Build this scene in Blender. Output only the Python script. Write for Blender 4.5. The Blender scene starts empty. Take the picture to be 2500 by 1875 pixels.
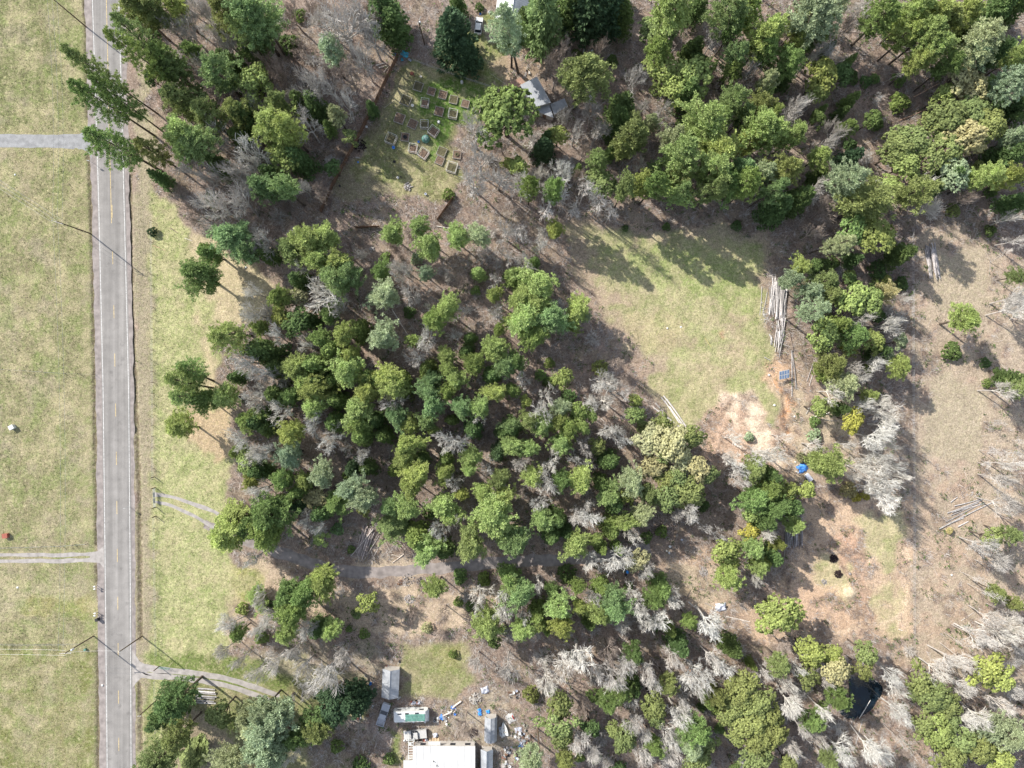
import bpy, math, random
import numpy as np
C = bpy.context.scene.collection
SC = bpy.context.scene
# ---------------------------------------------------------------- camera, sky, sun, exposure
H = 165.0            # height of the drone above the ground
S = 0.1              # metres on the ground for one pixel of the 2500 px wide photograph
cam = bpy.data.objects.new('camera', bpy.data.cameras.new('camera'))
C.objects.link(cam); cam.location = (0, 0, H)
cam.data.sensor_width = 36; cam.data.lens = 18 * H / 125.0
cam.data.clip_start = 1; cam.data.clip_end = 9000
SC.camera = cam
EL = math.radians(36); SX, SY = -0.787, 0.617       # towards the sun, seen from above
world = bpy.data.worlds.new('World'); SC.world = world; world.use_nodes = True
wn = world.node_tree; sky = wn.nodes.new('ShaderNodeTexSky'); sky.sky_type = 'NISHITA'
sky.sun_disc = False; sky.sun_elevation = EL; sky.sun_rotation = math.atan2(SX, SY)
sky.altitude = 400; sky.dust_density = 1.2
bg = wn.nodes['Background']; hs = wn.nodes.new('ShaderNodeHueSaturation'); hs.inputs['Saturation'].default_value = 0.6   # camera white balance
wn.links.new(sky.outputs[0], hs.inputs['Color']); wn.links.new(hs.outputs[0], bg.inputs[0]); bg.inputs[1].default_value = 0.145
sl = bpy.data.lights.new('sun', 'SUN'); sl.energy = 3.9; sl.angle = math.radians(0.5); sl.color = (1.0, 0.95, 0.87)
sun = bpy.data.objects.new('sun', sl); C.objects.link(sun); sun.location = (-60, 45, 120)
sun.rotation_euler = (math.radians(90) - EL, 0, math.atan2(SX, -SY))
vs = SC.view_settings; vs.view_transform = 'Standard'; vs.look = 'None'; vs.exposure = 0.98; vs.gamma = 1
# ---------------------------------------------------------------- pixel tables -> metres
REG = {}
for i, y0 in zip('ABCD', (0, 470, 940, 1395)):
    for j, x0 in zip('1234', (0, 620, 1240, 1860)): REG[i + j] = (x0, y0)
Z = 3.45625
def src(reg, x, y):
    a, b = REG[reg]; return a + x / Z, b + y / Z
def W(px, py, z=0.0):
    k = S * (H - z) / H
    return (px - 1250) * k, (937.5 - py) * k
def RW(reg, x, y, z=0.0): return W(*src(reg, x, y), z)
# ---------------------------------------------------------------- materials
def mat(name, col, rough=0.8, var=0.0, scale=2.0, spec=0.3, metal=0.0, bump=0.0, objcol=False, transl=0.0, island=0.0, detail=4):
    m = bpy.data.materials.new(name); m.use_nodes = True
    nt = m.node_tree; N = nt.nodes; L = nt.links
    p = N['Principled BSDF']; out = N['Material Output']
    p.inputs['Roughness'].default_value = rough; p.inputs['Specular IOR Level'].default_value = spec
    p.inputs['Metallic'].default_value = metal
    cur = None
    if objcol:
        oi = N.new('ShaderNodeObjectInfo'); cur = oi.outputs['Color']
    else:
        rgb = N.new('ShaderNodeRGB'); rgb.outputs[0].default_value = (*col, 1); cur = rgb.outputs[0]
    tc = N.new('ShaderNodeTexCoord')
    def mulby(fac_socket, lo, hi):
        nonlocal cur
        mr = N.new('ShaderNodeMapRange'); mr.inputs['To Min'].default_value = lo; mr.inputs['To Max'].default_value = hi
        L.new(fac_socket, mr.inputs['Value'])
        vm = N.new('ShaderNodeVectorMath'); vm.operation = 'SCALE'
        L.new(cur, vm.inputs[0]); L.new(mr.outputs[0], vm.inputs['Scale']); cur = vm.outputs[0]
        return mr
    if var:
        nz = N.new('ShaderNodeTexNoise'); nz.inputs['Scale'].default_value = scale; nz.inputs['Detail'].default_value = detail
        L.new(tc.outputs['Object'], nz.inputs['Vector'])
        mr = mulby(nz.outputs['Fac'], 1 - var, 1 + var); mr.inputs['From Min'].default_value = 0.3; mr.inputs['From Max'].default_value = 0.7
    if island:
        g = N.new('ShaderNodeNewGeometry'); mulby(g.outputs['Random Per Island'], 1 - island, 1 + island)
    L.new(cur, p.inputs['Base Color'])
    if bump:
        nb = N.new('ShaderNodeTexNoise'); nb.inputs['Scale'].default_value = scale * 3; nb.inputs['Detail'].default_value = 5
        L.new(tc.outputs['Object'], nb.inputs['Vector'])
        b = N.new('ShaderNodeBump'); b.inputs['Distance'].default_value = bump; b.inputs['Strength'].default_value = 1
        L.new(nb.outputs['Fac'], b.inputs['Height']); L.new(b.outputs[0], p.inputs['Normal'])
    if transl:
        t = N.new('ShaderNodeBsdfTranslucent'); L.new(cur, t.inputs[0])
        mx = N.new('ShaderNodeMixShader'); mx.inputs[0].default_value = transl
        L.new(p.outputs[0], mx.inputs[1]); L.new(t.outputs[0], mx.inputs[2]); L.new(mx.outputs[0], out.inputs[0])
    return m
M = {}
M['leaf'] = mat('foliage', (0.1, 0.15, 0.05), 0.75, 0.22, 0.5, spec=0.25, objcol=True, transl=0.33, island=0.30)
M['bark'] = mat('bark', (0.13, 0.1, 0.075), 0.95, 0.3, 1.5, spec=0.1, objcol=True)
M['limb'] = mat('lichen_branch', (0.5, 0.5, 0.45), 0.95, 0.25, 0.9, spec=0.1, objcol=True, island=0.15)
M['log'] = mat('log_bark', (0.3, 0.27, 0.24), 0.9, 0.3, 2.5, spec=0.1, objcol=True)
M['logend'] = mat('log_end', (0.55, 0.44, 0.32), 0.9, 0.2, 6, spec=0.1)
M['asphalt'] = mat('asphalt', (0.225, 0.215, 0.205), 0.9, 0.10, 0.35, spec=0.2, bump=0.01, detail=8)
M['gravel'] = mat('gravel', (0.32, 0.295, 0.275), 0.95, 0.22, 0.8, spec=0.15, bump=0.03, detail=9)
M['gravel_grey'] = mat('grey_gravel', (0.25, 0.25, 0.25), 0.95, 0.2, 0.9, spec=0.15, bump=0.03, detail=9)
M['gravel_brown'] = mat('worn_gravel', (0.25, 0.22, 0.205), 0.95, 0.28, 0.7, spec=0.15, bump=0.03, detail=9)
M['white_line'] = mat('white_line_paint', (0.62, 0.62, 0.6), 0.7, 0.25, 3)
M['yellow_line'] = mat('yellow_line_paint', (0.55, 0.40, 0.16), 0.7, 0.25, 3)
M['pole'] = mat('pole_wood', (0.12, 0.085, 0.06), 0.9, 0.2, 3)
M['greywood'] = mat('grey_wood', (0.42, 0.39, 0.35), 0.9, 0.25, 3)
M['brownwood'] = mat('brown_wood', (0.17, 0.10, 0.065), 0.9, 0.3, 1.2)
M['palewood'] = mat('pale_wood', (0.5, 0.38, 0.25), 0.9, 0.25, 3)
M['metal'] = mat('galvanised_metal', (0.6, 0.62, 0.63), 0.45, 0.1, 2, metal=0.5)
M['wire'] = mat('wire', (0.45, 0.45, 0.44), 0.5, metal=0.6)
M['white'] = mat('white_paint', (0.60, 0.60, 0.58), 0.5, 0.08, 1.5)
M['whiteroof'] = mat('white_roof', (0.50, 0.495, 0.48), 0.6, 0.12, 0.35, detail=8)
M['greyroof'] = mat('grey_metal_roof', (0.34, 0.355, 0.375), 0.45, 0.18, 0.5, metal=0.2)
M['shingle'] = mat('grey_shingle', (0.30, 0.31, 0.325), 0.85, 0.15, 1.4, bump=0.01)
M['brownroof'] = mat('brown_roof', (0.30, 0.19, 0.14), 0.85, 0.2, 1)
M['wall'] = mat('siding', (0.45, 0.42, 0.38), 0.8, 0.1, 1)
M['glass'] = mat('dark_glass', (0.03, 0.035, 0.045), 0.1, spec=0.6)
M['rubber'] = mat('rubber', (0.025, 0.025, 0.027), 0.8)
M['black'] = mat('black_plastic', (0.03, 0.03, 0.032), 0.6)
M['silver'] = mat('silver_paint', (0.42, 0.43, 0.45), 0.35, 0.05, 1, metal=0.5)
M['truckwhite'] = mat('off_white_paint', (0.46, 0.45, 0.43), 0.35, 0.05, 1)
M['greentarp'] = mat('green_tarp', (0.10, 0.22, 0.18), 0.6, 0.25, 1.2, bump=0.03)
M['bluetarp'] = mat('blue_tarp', (0.06, 0.22, 0.60), 0.5, 0.25, 0.9, bump=0.05)
M['cyantarp'] = mat('turquoise_tarp', (0.04, 0.42, 0.58), 0.5, 0.25, 0.9, bump=0.05)
M['silvertarp'] = mat('silver_tarp', (0.45, 0.47, 0.54), 0.45, 0.2, 1.2, bump=0.05)
M['blueplastic'] = mat('blue_plastic', (0.03, 0.25, 0.70), 0.4, 0.1, 2)
M['redplastic'] = mat('red_plastic', (0.45, 0.06, 0.05), 0.5, 0.1, 2)
M['redwood'] = mat('red_boards', (0.30, 0.10, 0.07), 0.85, 0.15, 2)
M['soil'] = mat('soil', (0.16, 0.115, 0.085), 1, 0.35, 3, spec=0.05, bump=0.04)
M['clay'] = mat('clay_soil', (0.50, 0.36, 0.24), 1, 0.2, 1.5, spec=0.05, bump=0.05)
M['char'] = mat('charred_wood', (0.035, 0.025, 0.025), 1, 0.4, 4, spec=0.05)
M['stone'] = mat('stone', (0.34, 0.31, 0.29), 0.95, 0.25, 2, spec=0.1)
M['solar'] = mat('solar_cell', (0.20, 0.29, 0.46), 0.25, 0.1, 1.5, spec=0.5)  # base colour lightened to stand in for the reflected sky
M['weeds'] = mat('weeds', (0.10, 0.09, 0.05), 1, 0.3, 1)
def water_mat():
    m = mat('pond_water', (0.006, 0.014, 0.022), 0.03, spec=0.5, bump=0.002)
    return m
M['water'] = water_mat()
def road_mat():
    m = mat('asphalt', (0.235, 0.222, 0.208), 0.9, 0.10, 0.5, spec=0.2, bump=0.01, detail=10); nt = m.node_tree; N = nt.nodes; L = nt.links; p = N['Principled BSDF']
    cur = p.inputs['Base Color'].links[0].from_socket; tc = N.new('ShaderNodeTexCoord')
    for sc_, lo, hi, a, b, ns in (((.9, .012, 1), .35, .65, .84, 1.10, 1.0), ((.35, .05, 1), .35, .65, .90, 1.08, 1.0), ((1, 1, 1), .60, .70, 1.0, .80, .55), ((1, 1, 1), .35, .65, .90, 1.10, 6.0)):
        mp = N.new('ShaderNodeMapping'); mp.inputs['Scale'].default_value = sc_; L.new(tc.outputs['Object'], mp.inputs[0])
        n = N.new('ShaderNodeTexNoise'); n.inputs['Scale'].default_value = ns; n.inputs['Detail'].default_value = 6; L.new(mp.outputs[0], n.inputs['Vector'])
        r = N.new('ShaderNodeMapRange'); L.new(n.outputs['Fac'], r.inputs[0])
        for i, v in enumerate((lo, hi, a, b)): r.inputs[1 + i].default_value = v
        v = N.new('ShaderNodeVectorMath'); v.operation = 'SCALE'; L.new(cur, v.inputs[0]); L.new(r.outputs[0], v.inputs['Scale']); cur = v.outputs[0]
    L.new(cur, p.inputs['Base Color']); return m
M['asphalt'] = road_mat()
M['white_line'] = mat('white_line_paint', (0.50, 0.49, 0.47), 0.8, 0.38, 2.2, detail=8); M['yellow_line'] = mat('yellow_line_paint', (0.50, 0.38, 0.18), 0.8, 0.38, 2.2, detail=8)
# ---------------------------------------------------------------- mesh building
class MB:
    def __init__(s): s.v = []; s.f = []; s.mi = []; s.cm = 0
    def add(s, vs_, fs):
        n = len(s.v); s.v.extend(vs_)
        for f in fs: s.f.append(tuple(i + n for i in f)); s.mi.append(s.cm)
        return s
    def box(s, c, d, rz=0.0, taper=1.0, rx=0.0):
        cx, cy, cz = c; hx, hy, hz = d[0] / 2, d[1] / 2, d[2] / 2
        ca, sa = math.cos(rz), math.sin(rz); cb, sb = math.cos(rx), math.sin(rx); o = []
        for z in (-1, 1):
            t = taper if z > 0 else 1.0
            for x, y in ((-1, -1), (1, -1), (1, 1), (-1, 1)):
                a, b, e = x * hx * t, y * hy * t, z * hz
                b, e = b * cb - e * sb, b * sb + e * cb
                o.append((cx + a * ca - b * sa, cy + a * sa + b * ca, cz + e))
        return s.add(o, [(0, 3, 2, 1), (4, 5, 6, 7), (0, 1, 5, 4), (1, 2, 6, 5), (2, 3, 7, 6), (3, 0, 4, 7)])
    def tube(s, pts, rad, n=6, cap=True, endmat=None):
        pts = [np.array(p, float) for p in pts]; k = len(pts); o = []
        if not hasattr(rad, '__len__'): rad = [rad] * k
        for i, p in enumerate(pts):
            d = pts[min(i + 1, k - 1)] - pts[max(i - 1, 0)]; d = d / (np.linalg.norm(d) + 1e-9)
            a = np.cross(d, (0, 0, 1) if abs(d[2]) < 0.9 else (1, 0, 0)); a /= np.linalg.norm(a); b = np.cross(d, a)
            for j in range(n):
                t = 2 * math.pi * j / n; o.append(tuple(p + (a * math.cos(t) + b * math.sin(t)) * rad[i]))
        f = []
        for i in range(k - 1):
            for j in range(n):
                j2 = (j + 1) % n; f.append((i * n + j, i * n + j2, (i + 1) * n + j2, (i + 1) * n + j))
        s.add(o, f)
        if cap:
            base = len(s.v) - len(o); old = s.cm
            if endmat is not None: s.cm = endmat
            s.f.append(tuple(base + j for j in range(n))[::-1]); s.mi.append(s.cm)
            s.f.append(tuple(base + (k - 1) * n + j for j in range(n))); s.mi.append(s.cm)
            s.cm = old
        return s
    def lathe(s, c, prof, n=16, sx=1.0, sy=1.0):
        o = []
        for r, z in prof:
            for j in range(n):
                t = 2 * math.pi * j / n; o.append((c[0] + r * sx * math.cos(t), c[1] + r * sy * math.sin(t), c[2] + z))
        f = []
        for i in range(len(prof) - 1):
            for j in range(n):
                j2 = (j + 1) % n; f.append((i * n + j, i * n + j2, (i + 1) * n + j2, (i + 1) * n + j))
        f.append(tuple(range(n))[::-1]); f.append(tuple((len(prof) - 1) * n + j for j in range(n)))
        return s.add(o, f)
    def extrude(s, prof, y0, y1, yaw=0.0):          # profile in x,z swept along y
        n = len(prof); o = [(x, y0, z) for x, z in prof] + [(x, y1, z) for x, z in prof]
        f = [tuple(range(n)), tuple(range(2 * n - 1, n - 1, -1))]
        for i in range(n):
            j = (i + 1) % n; f.append((i, i + n, j + n, j))
        return s.add(o, f)
    def build(s, name, mats, parent=None, smooth=False):
        me = bpy.data.meshes.new(name); me.from_pydata([tuple(map(float, v)) for v in s.v], [], s.f)
        if not isinstance(mats, (list, tuple)): mats = [mats]
        for m in mats: me.materials.append(m)
        if len(mats) > 1: me.polygons.foreach_set('material_index', s.mi)
        if smooth: me.polygons.foreach_set('use_smooth', [True] * len(me.polygons))
        me.update()
        o = bpy.data.objects.new(name, me); C.objects.link(o)
        if parent: o.parent = parent
        return o
def quads_mesh(name, V, nper, material):
    """V: (N*nper,3) numpy; every nper verts is one face"""
    N = len(V) // nper; me = bpy.data.meshes.new(name)
    me.vertices.add(len(V)); me.vertices.foreach_set('co', V.astype(np.float32).ravel())
    me.loops.add(len(V)); me.loops.foreach_set('vertex_index', np.arange(len(V), dtype=np.int32))
    me.polygons.add(N); me.polygons.foreach_set('loop_start', np.arange(0, len(V), nper, dtype=np.int32))
    me.polygons.foreach_set('loop_total', np.full(N, nper, dtype=np.int32))
    me.materials.append(material); me.update(calc_edges=True)
    return me
def empty(name, loc, rz=0.0):
    o = bpy.data.objects.new(name, None); C.objects.link(o); o.location = loc; o.rotation_euler = (0, 0, rz)
    o.empty_display_size = 0.3
    return o
def struct(o): o['kind'] = 'structure'; return o
def tag(o, label, cat, group=None):
    o['label'] = label; o['category'] = cat
    if group: o['group'] = group
    return o
# labels that find a thing from the nearest landmark: filled in at the end
LM = []          # (name, px, py)
PEND = []        # (obj, description, category, px, py, group)
def pend(o, desc, cat, px, py, group=None):
    PEND.append((o, desc, cat, px, py, group)); return o
def noise2(x, y, scale, seed):
    r = np.random.RandomState(seed); g = r.rand(256, 256)
    u = x / scale + 1000.37; v = y / scale + 1000.71
    i = np.floor(u).astype(int); j = np.floor(v).astype(int); fu = u - i; fv = v - j
    fu = fu * fu * (3 - 2 * fu); fv = fv * fv * (3 - 2 * fv)
    a = g[i % 256, j % 256]; b = g[(i + 1) % 256, j % 256]; c = g[i % 256, (j + 1) % 256]; d = g[(i + 1) % 256, (j + 1) % 256]
    return (a * (1 - fu) + b * fu) * (1 - fv) + (c * (1 - fu) + d * fu) * fv
def fbm(x, y, scale, seed, o=4):
    t = 0; a = 1; s = 0
    for k in range(o): t = t + a * noise2(x, y, scale / 2 ** k, seed + k); s += a; a *= 0.55
    return t / s
# ================================================================ GROUND
def inpoly(px, py, poly):
    r = np.zeros(px.shape, bool); n = len(poly); j = n - 1
    for i in range(n):
        xi, yi = poly[i]; xj, yj = poly[j]
        c = ((yi > py) != (yj > py))
        xx = (xj - xi) * (py - yi) / ((yj - yi) if yj != yi else 1e-9) + xi
        r ^= c & (px < xx); j = i
    return r
def blur(a, n=1):
    for _ in range(n):
        p = np.pad(a, 1, mode='edge')
        a = (p[:-2, 1:-1] + p[2:, 1:-1] + p[1:-1, :-2] + p[1:-1, 2:] + 2 * p[1:-1, 1:-1]) / 6
    return a
def segdist(px, py, pts):
    d = np.full(px.shape, 1e9)
    for (x0, y0), (x1, y1) in zip(pts[:-1], pts[1:]):
        dx, dy = x1 - x0, y1 - y0; t = np.clip(((px - x0) * dx + (py - y0) * dy) / (dx * dx + dy * dy), 0, 1)
        d = np.minimum(d, np.hypot(px - x0 - t * dx, py - y0 - t * dy))
    return d
def rs(reg, s_): return [src(reg, *map(float, q.split(','))) for q in s_.split()]
G = 0.42
xs = np.arange(-145, 145.01, G); ys = np.arange(-112, 112.01, G)
far = np.array([4, 10, 22, 45, 90, 200, 500, 1200, 3000])
XX = np.concatenate([xs[0] - far[::-1], xs, xs[-1] + far]); YY = np.concatenate([ys[0] - far[::-1], ys, ys[-1] + far])
gx, gy = np.meshgrid(XX, YY, indexing='ij')
px = gx / S + 1250; py = 937.5 - gy / S
wx = px + (fbm(px, py, 60, 1) - 0.5) * 70 + (fbm(px, py, 14, 5, 2) - .5) * 22
wy = py + (fbm(px, py, 60, 2) - 0.5) * 70 + (fbm(px, py, 14, 6, 2) - .5) * 22
def colr(*c): return np.array(c)[None, None, :]
litter = colr(.235, .183, .148); col = np.ones(px.shape + (3,)) * litter
veg = np.zeros(px.shape)          # share of grass
n1 = fbm(px, py, 130, 11)[..., None]; n2 = fbm(px, py, 40, 21)[..., None]
col = col * (0.80 + 0.42 * n1); col = col * (1 - .22 * (n2 > .56)) + colr(.27, .235, .13) * (.22 * (n2 > .56))
def paint(mask, c, v, k=1.0, soft=2):
    global col, veg
    m = blur(mask.astype(float), soft) * k
    col = col * (1 - m[..., None]) + np.array(c) * m[..., None]; veg = veg * (1 - m) + v * m
def P(poly, c, v, k=1.0, soft=2, warp=True):
    paint(inpoly(wx if warp else px, wy if warp else py, poly), c, v, k, soft)
GR = (.195, .195, .085); GRL = (.33, .325, .165); TAN = (.36, .29, .20); CLAY = (.49, .345, .25); SAND = (.66, .53, .40); DARKG = (.13, .155, .05)
# west of the road: open pasture
P([(-900, -900), (215, -900), (224, 480), (233, 950), (236, 1420), (240, 1875), (240, 2800), (-9000, 2800), (-9000, -900)], (.205, .19, .105), 1, warp=False)
P([(-9000, 1590), (225, 1590), (235, 3000), (-9000, 3000)], (.150, .155, .055), 1, .9)
P([(-9000, -100), (205, -100), (215, 330), (-9000, 330)], (.155, .16, .075), 1, .8)
m = fbm(px, py, 90, 31) > .56; paint(m & (px < 220), (.27, .24, .14), .7, .55, 4)
m = fbm(px, py, 45, 33) > .62; paint(m & (px < 220), (.30, .25, .19), .4, .4, 3)
P([(-100, 1430), (215, 1400), (238, 1440), (238, 1490), (-100, 1500)], (.30, .27, .17), .5, .6)
P([(60, 1465), (236, 1440), (238, 1500), (60, 1500)], (.24, .22, .07), 1, .6)
# strip between the road and the wood
P([(330, -100), (345, -100), (372, 470), (460, 540), (450, 570), (500, 700), (545, 860), (560, 1000), (562, 1300), (575, 1400), (565, 1565), (560, 1600), (420, 1640), (420, 1900), (330, 1900)], GRL, 1)
P([(445, 560), (480, 560), (620, 640), (690, 740), (640, 820), (590, 800), (540, 830), (500, 720), (450, 640)], (.42, .35, .225), .45)
P([(450, 720), (480, 760), (560, 930), (555, 980), (515, 960), (500, 860), (480, 800)], (.40, .32, .21), .3, .8)
P([(450, 990), (560, 1000), (570, 1140), (520, 1130), (450, 1050)], (.42, .30, .20), .2, .8)
P([(330, 560), (372, 560), (375, 1565), (330, 1565)], (.20, .20, .09), 1, .7)
P([(560, 1380), (620, 1380), (640, 1420), (600, 1500), (570, 1480)], (.30, .30, .10), 1, .8)
# drive side banks
P([(600, 1350), (700, 1400), (800, 1430), (900, 1440), (1100, 1430), (1250, 1420), (1250, 1480), (1000, 1560), (800, 1530), (640, 1470)], (.44, .345, .25), .35, .85)
P([(860, 1340), (1010, 1340), (1050, 1390), (1000, 1415), (840, 1410)], (.42, .34, .25), .2, .8)
P([(560, 1450), (640, 1500), (700, 1560), (620, 1570), (560, 1570)], (.36, .28, .2), .2, .6)
# the clearing
P([(1370, 548), (1450, 552), (1560, 568), (1700, 560), (1850, 575), (1875, 640), (1860, 700), (1850, 790), (1880, 850), (1900, 960), (1900, 1060), (1840, 1000), (1740, 960), (1700, 1060), (1650, 1090), (1610, 980), (1600, 900), (1560, 830), (1470, 770), (1440, 690), (1385, 610)], GRL, 1, .95, 7)
for q_, c_, k_ in ((.56, (.40, .33, .22), .6), (.60, (.36, .27, .20), .55)):
    m = (fbm(px, py, 55, int(q_ * 100), 4) > q_) & inpoly(wx, wy, [(1380, 560), (1870, 560), (1900, 1000), (1640, 1060), (1460, 780)]); paint(m, c_, .6, k_, 2)
m = (fbm(px, py, 40, 77, 4) > .52) & (segdist(wx, wy, [(1370, 560), (1440, 700), (1570, 850), (1640, 1050), (1720, 1010)]) < 45); paint(m, (.33, .25, .19), .2, .75, 3)
m = (fbm(px, py, 40, 78, 4) > .5) & (segdist(wx, wy, [(1380, 540), (1600, 560), (1870, 560), (1880, 720)]) < 40); paint(m, (.30, .235, .18), .2, .7, 3)
P([(1500, 760), (1640, 760), (1680, 800), (1640, 860), (1560, 850)], (.38, .32, .19), .5, .7)
P([(1560, 900), (1740, 900), (1760, 1000), (1680, 1060), (1600, 980)], (.37, .335, .19), .8, .7)
P([(1520, 620), (1740, 600), (1860, 700), (1850, 760), (1600, 700)], (.28, .32, .125), 1, .7)
P([(1750, 800), (1765, 795), (1772, 830), (1762, 832)], (.42, .24, .15), 0, .9, 1)
# bare earth in the lower end of the clearing
P([(1715, 1070), (1725, 1000), (1780, 955), (1850, 985), (1890, 1050), (1920, 1120), (1900, 1180), (1830, 1150), (1740, 1160), (1700, 1180)], CLAY, 0, .9)
for pts, w in (([(1770, 962), (1800, 968), (1838, 1000), (1862, 1045), (1876, 1090), (1895, 1130), (1925, 1170)], 16), ([(1785, 985), (1800, 1040)], 10)):
    paint(segdist(wx, wy, pts) < w, SAND, 0, .95, 2)
P([(1870, 860), (1930, 850), (1945, 950), (1960, 1180), (1900, 1170), (1905, 1010), (1880, 930)], (.44, .33, .23), .1, .85)
P([(1860, 880), (1930, 880), (1935, 935), (1870, 930)], (.52, .35, .23), 0, .8)
paint(segdist(wx, wy, [(1908, 930), (1912, 965), (1920, 1005), (1915, 1060)]) < 6, (.50, .26, .13), 0, .9, 1)
P([(1930, 960), (2080, 960), (2100, 1200), (1940, 1160)], (.44, .36, .26), .3, .8)
P([(2060, 1050), (2230, 1040), (2230, 1280), (2100, 1260)], (.40, .33, .25), .2, .7)
# lower right yard of the parcel
P([(1960, 1200), (2240, 1200), (2240, 1560), (1830, 1570), (1790, 1500), (1700, 1500), (1600, 1430), (1640, 1340), (1760, 1340), (1800, 1500), (1900, 1440), (1960, 1330)], (.48, .35, .245), .1, .95, 5)
P([(2070, 1270), (2200, 1240), (2225, 1400), (2160, 1400), (2120, 1330)], (.36, .34, .19), .9, .7, 5)
P([(2000, 1340), (2060, 1340), (2090, 1440), (2060, 1480), (2010, 1460), (1990, 1380)], (.38, .35, .19), .9, .6, 5)
P([(2110, 1440), (2220, 1400), (2220, 1560), (2140, 1540)], (.38, .34, .20), .8, .6, 5)
P([(2010, 1310), (2060, 1290), (2090, 1330), (2130, 1440), (2120, 1500), (2060, 1380)], (.50, .32, .22), 0, .9)
P([(1900, 1440), (2060, 1440), (2080, 1540), (1880, 1550)], (.50, .345, .235), 0, .7)
paint(segdist(wx, wy, [(2215, 1300), (2213, 1420), (2210, 1520)]) < 9, (.56, .42, .30), 0, .8, 2)
P([(1640, 1380), (1760, 1380), (1800, 1500), (1700, 1470), (1620, 1430)], (.36, .30, .22), .3, .7)
# east of the parcel
P([(2230, 560), (2330, 540), (2420, 620), (2700, 650), (9000, 650), (9000, 1700), (2420, 1720), (2300, 1640), (2150, 1640), (2230, 1560)], (.355, .285, .215), .25)
P([(2260, 600), (2400, 620), (2420, 760), (2300, 760)], (.33, .29, .20), .6, .35)
P([(2280, 930), (2400, 960), (2380, 1120), (2270, 1100)], (.31, .29, .19), .6, .3)
P(rs('D4', '760,1260 1000,1200 1150,1300 1300,1500 1300,1659 900,1659 700,1500'), (.36, .28, .21), .1, .6)
# garden
P(rs('A2', '1250,520 1400,520 2050,740 2000,960 1720,1030 1700,1300 1730,1500 1600,1659 620,1659 760,1450 900,1200 1100,950'), (.17, .165, .08), .9)
P(rs('A2', '1420,620 1980,800 1950,960 1690,1060 1640,1250 1560,1380 1450,1250 1560,1100 1350,950 1250,900 1450,760'), (.085, .16, .03), 1, .9)
P(rs('A2', '1000,1000 1220,640 1300,620 1350,760 1200,1000 1050,1200'), (.22, .20, .12), .6, .7)
P(rs('A2', '640,1350 1000,1450 1200,1650 620,1659'), (.24, .19, .15), .2, .6)
P(rs('A2', '1100,950 1200,600 1240,520 1200,500 1090,720 900,1200 980,1200'), (.13, .10, .08), 0, .5)  # cast shadow of the board fence, painted into the ground colour
# yard and track at the top
P([(1180, 20), (1240, 40), (1250, 160), (1230, 215), (1080, 160), (1060, 120)], (.15, .17, .06), 1, .9)
for pts, w in (([(1030, -40), (1080, 15), (1130, 40), (1170, 70), (1200, 90)], 14), ([(1040, 20), (1045, 60), (1055, 120)], 8)):
    paint(segdist(wx, wy, pts) < w, (.30, .25, .22), 0, .85, 2)
P([(1185, 150), (1320, 100), (1330, 180), (1240, 215)], (.36, .27, .19), .2, .8)
# yard at the bottom
P([(420, 1600), (700, 1600), (900, 1640), (900, 1900), (420, 1900)], (.18, .18, .08), .9, .8)
P([(420, 1740), (500, 1740), (560, 1800), (560, 1900), (420, 1900)], (.28, .22, .17), .2, .7)
P(rs('D2', '600,1250 1000,1280 1200,1400 1150,1659 500,1659 450,1450'), (.20, .155, .12), 0, .8)
P(rs('D2', '1220,620 1800,620 1850,900 1700,1080 1250,1100'), (.20, .20, .085), 1, .75, 6)
P(rs('D2', '1550,650 1780,650 1760,850 1600,850'), (.25, .25, .08), 1, .35)
P(rs('D2', '1130,1330 1250,1350 1260,1600 1120,1640'), (.11, .14, .04), 1, .8)
P(rs('D2', '1500,1100 2100,950 2212,1000 2212,1659 1870,1659 1860,1480 1500,1400'), (.33, .28, .21), .2, .85)
P(rs('D2', '700,1220 900,1240 1100,1330 1100,1500 800,1330'), (.33, .28, .23), 0, .7)
P(rs('D2', '0,620 1000,620 1080,850 900,1000 500,900 0,900'), (.31, .27, .20), .3, .6)
P([(285, 1640), (380, 1640), (392, 1875), (300, 1875)], (.15, .165, .06), 1, .8)
P([(360, 1600), (620, 1600), (700, 1660), (720, 1700), (400, 1650)], (.12, .16, .045), 1, .8)
# roadside verges
P([(316, -100), (345, -100), (372, 470), (375, 1560), (350, 1900), (330, 1900)], (.27, .225, .165), .4, .85)
for pts, w, c, k in (([(2008, 1330), (2050, 1372), (2083, 1430), (2103, 1500), (2118, 1560)], 5, (.34, .23, .155), .85), ([(2030, 1322), (2072, 1362), (2107, 1425), (2127, 1495), (2142, 1560)], 5, (.34, .23, .155), .85),
        ([(1720, 1150), (1735, 1080), (1760, 1010), (1790, 975)], 5, (.37, .26, .18), .7), ([(1745, 1155), (1757, 1090), (1780, 1030)], 4, (.37, .26, .18), .6), ([(1900, 1540), (2000, 1555), (2120, 1530), (2200, 1500)], 4, (.58, .45, .33), .6),
        ([(100, -50), (104, 300)], 3, (.26, .22, .13), .6), ([(60, 380), (70, 900), (64, 1330)], 3, (.24, .20, .12), .5), ([(40, 380), (50, 900), (44, 1330)], 3, (.24, .20, .12), .5), ([(150, 1600), (158, 1875)], 4, (.19, .17, .08), .6), ([(100, 1600), (110, 1875)], 3, (.20, .18, .09), .5)):
    paint(segdist(wx * .25 + px * .75, wy * .25 + py * .75, pts) < w, c, .1, k, 1)
m = fbm(px * 3.2, py * .5, 90, 35) > .60; paint(m & (px < 230), (.23, .205, .12), .6, .35, 2)
m = (fbm(px, py, 25, 41) > .6); paint(m & (veg > .5), (.17, .21, .07), 1, .45, 1)
m = (fbm(px, py, 32, 43) > .6); paint(m & (veg > .5), (.36, .31, .19), .6, .5, 1)
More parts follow.
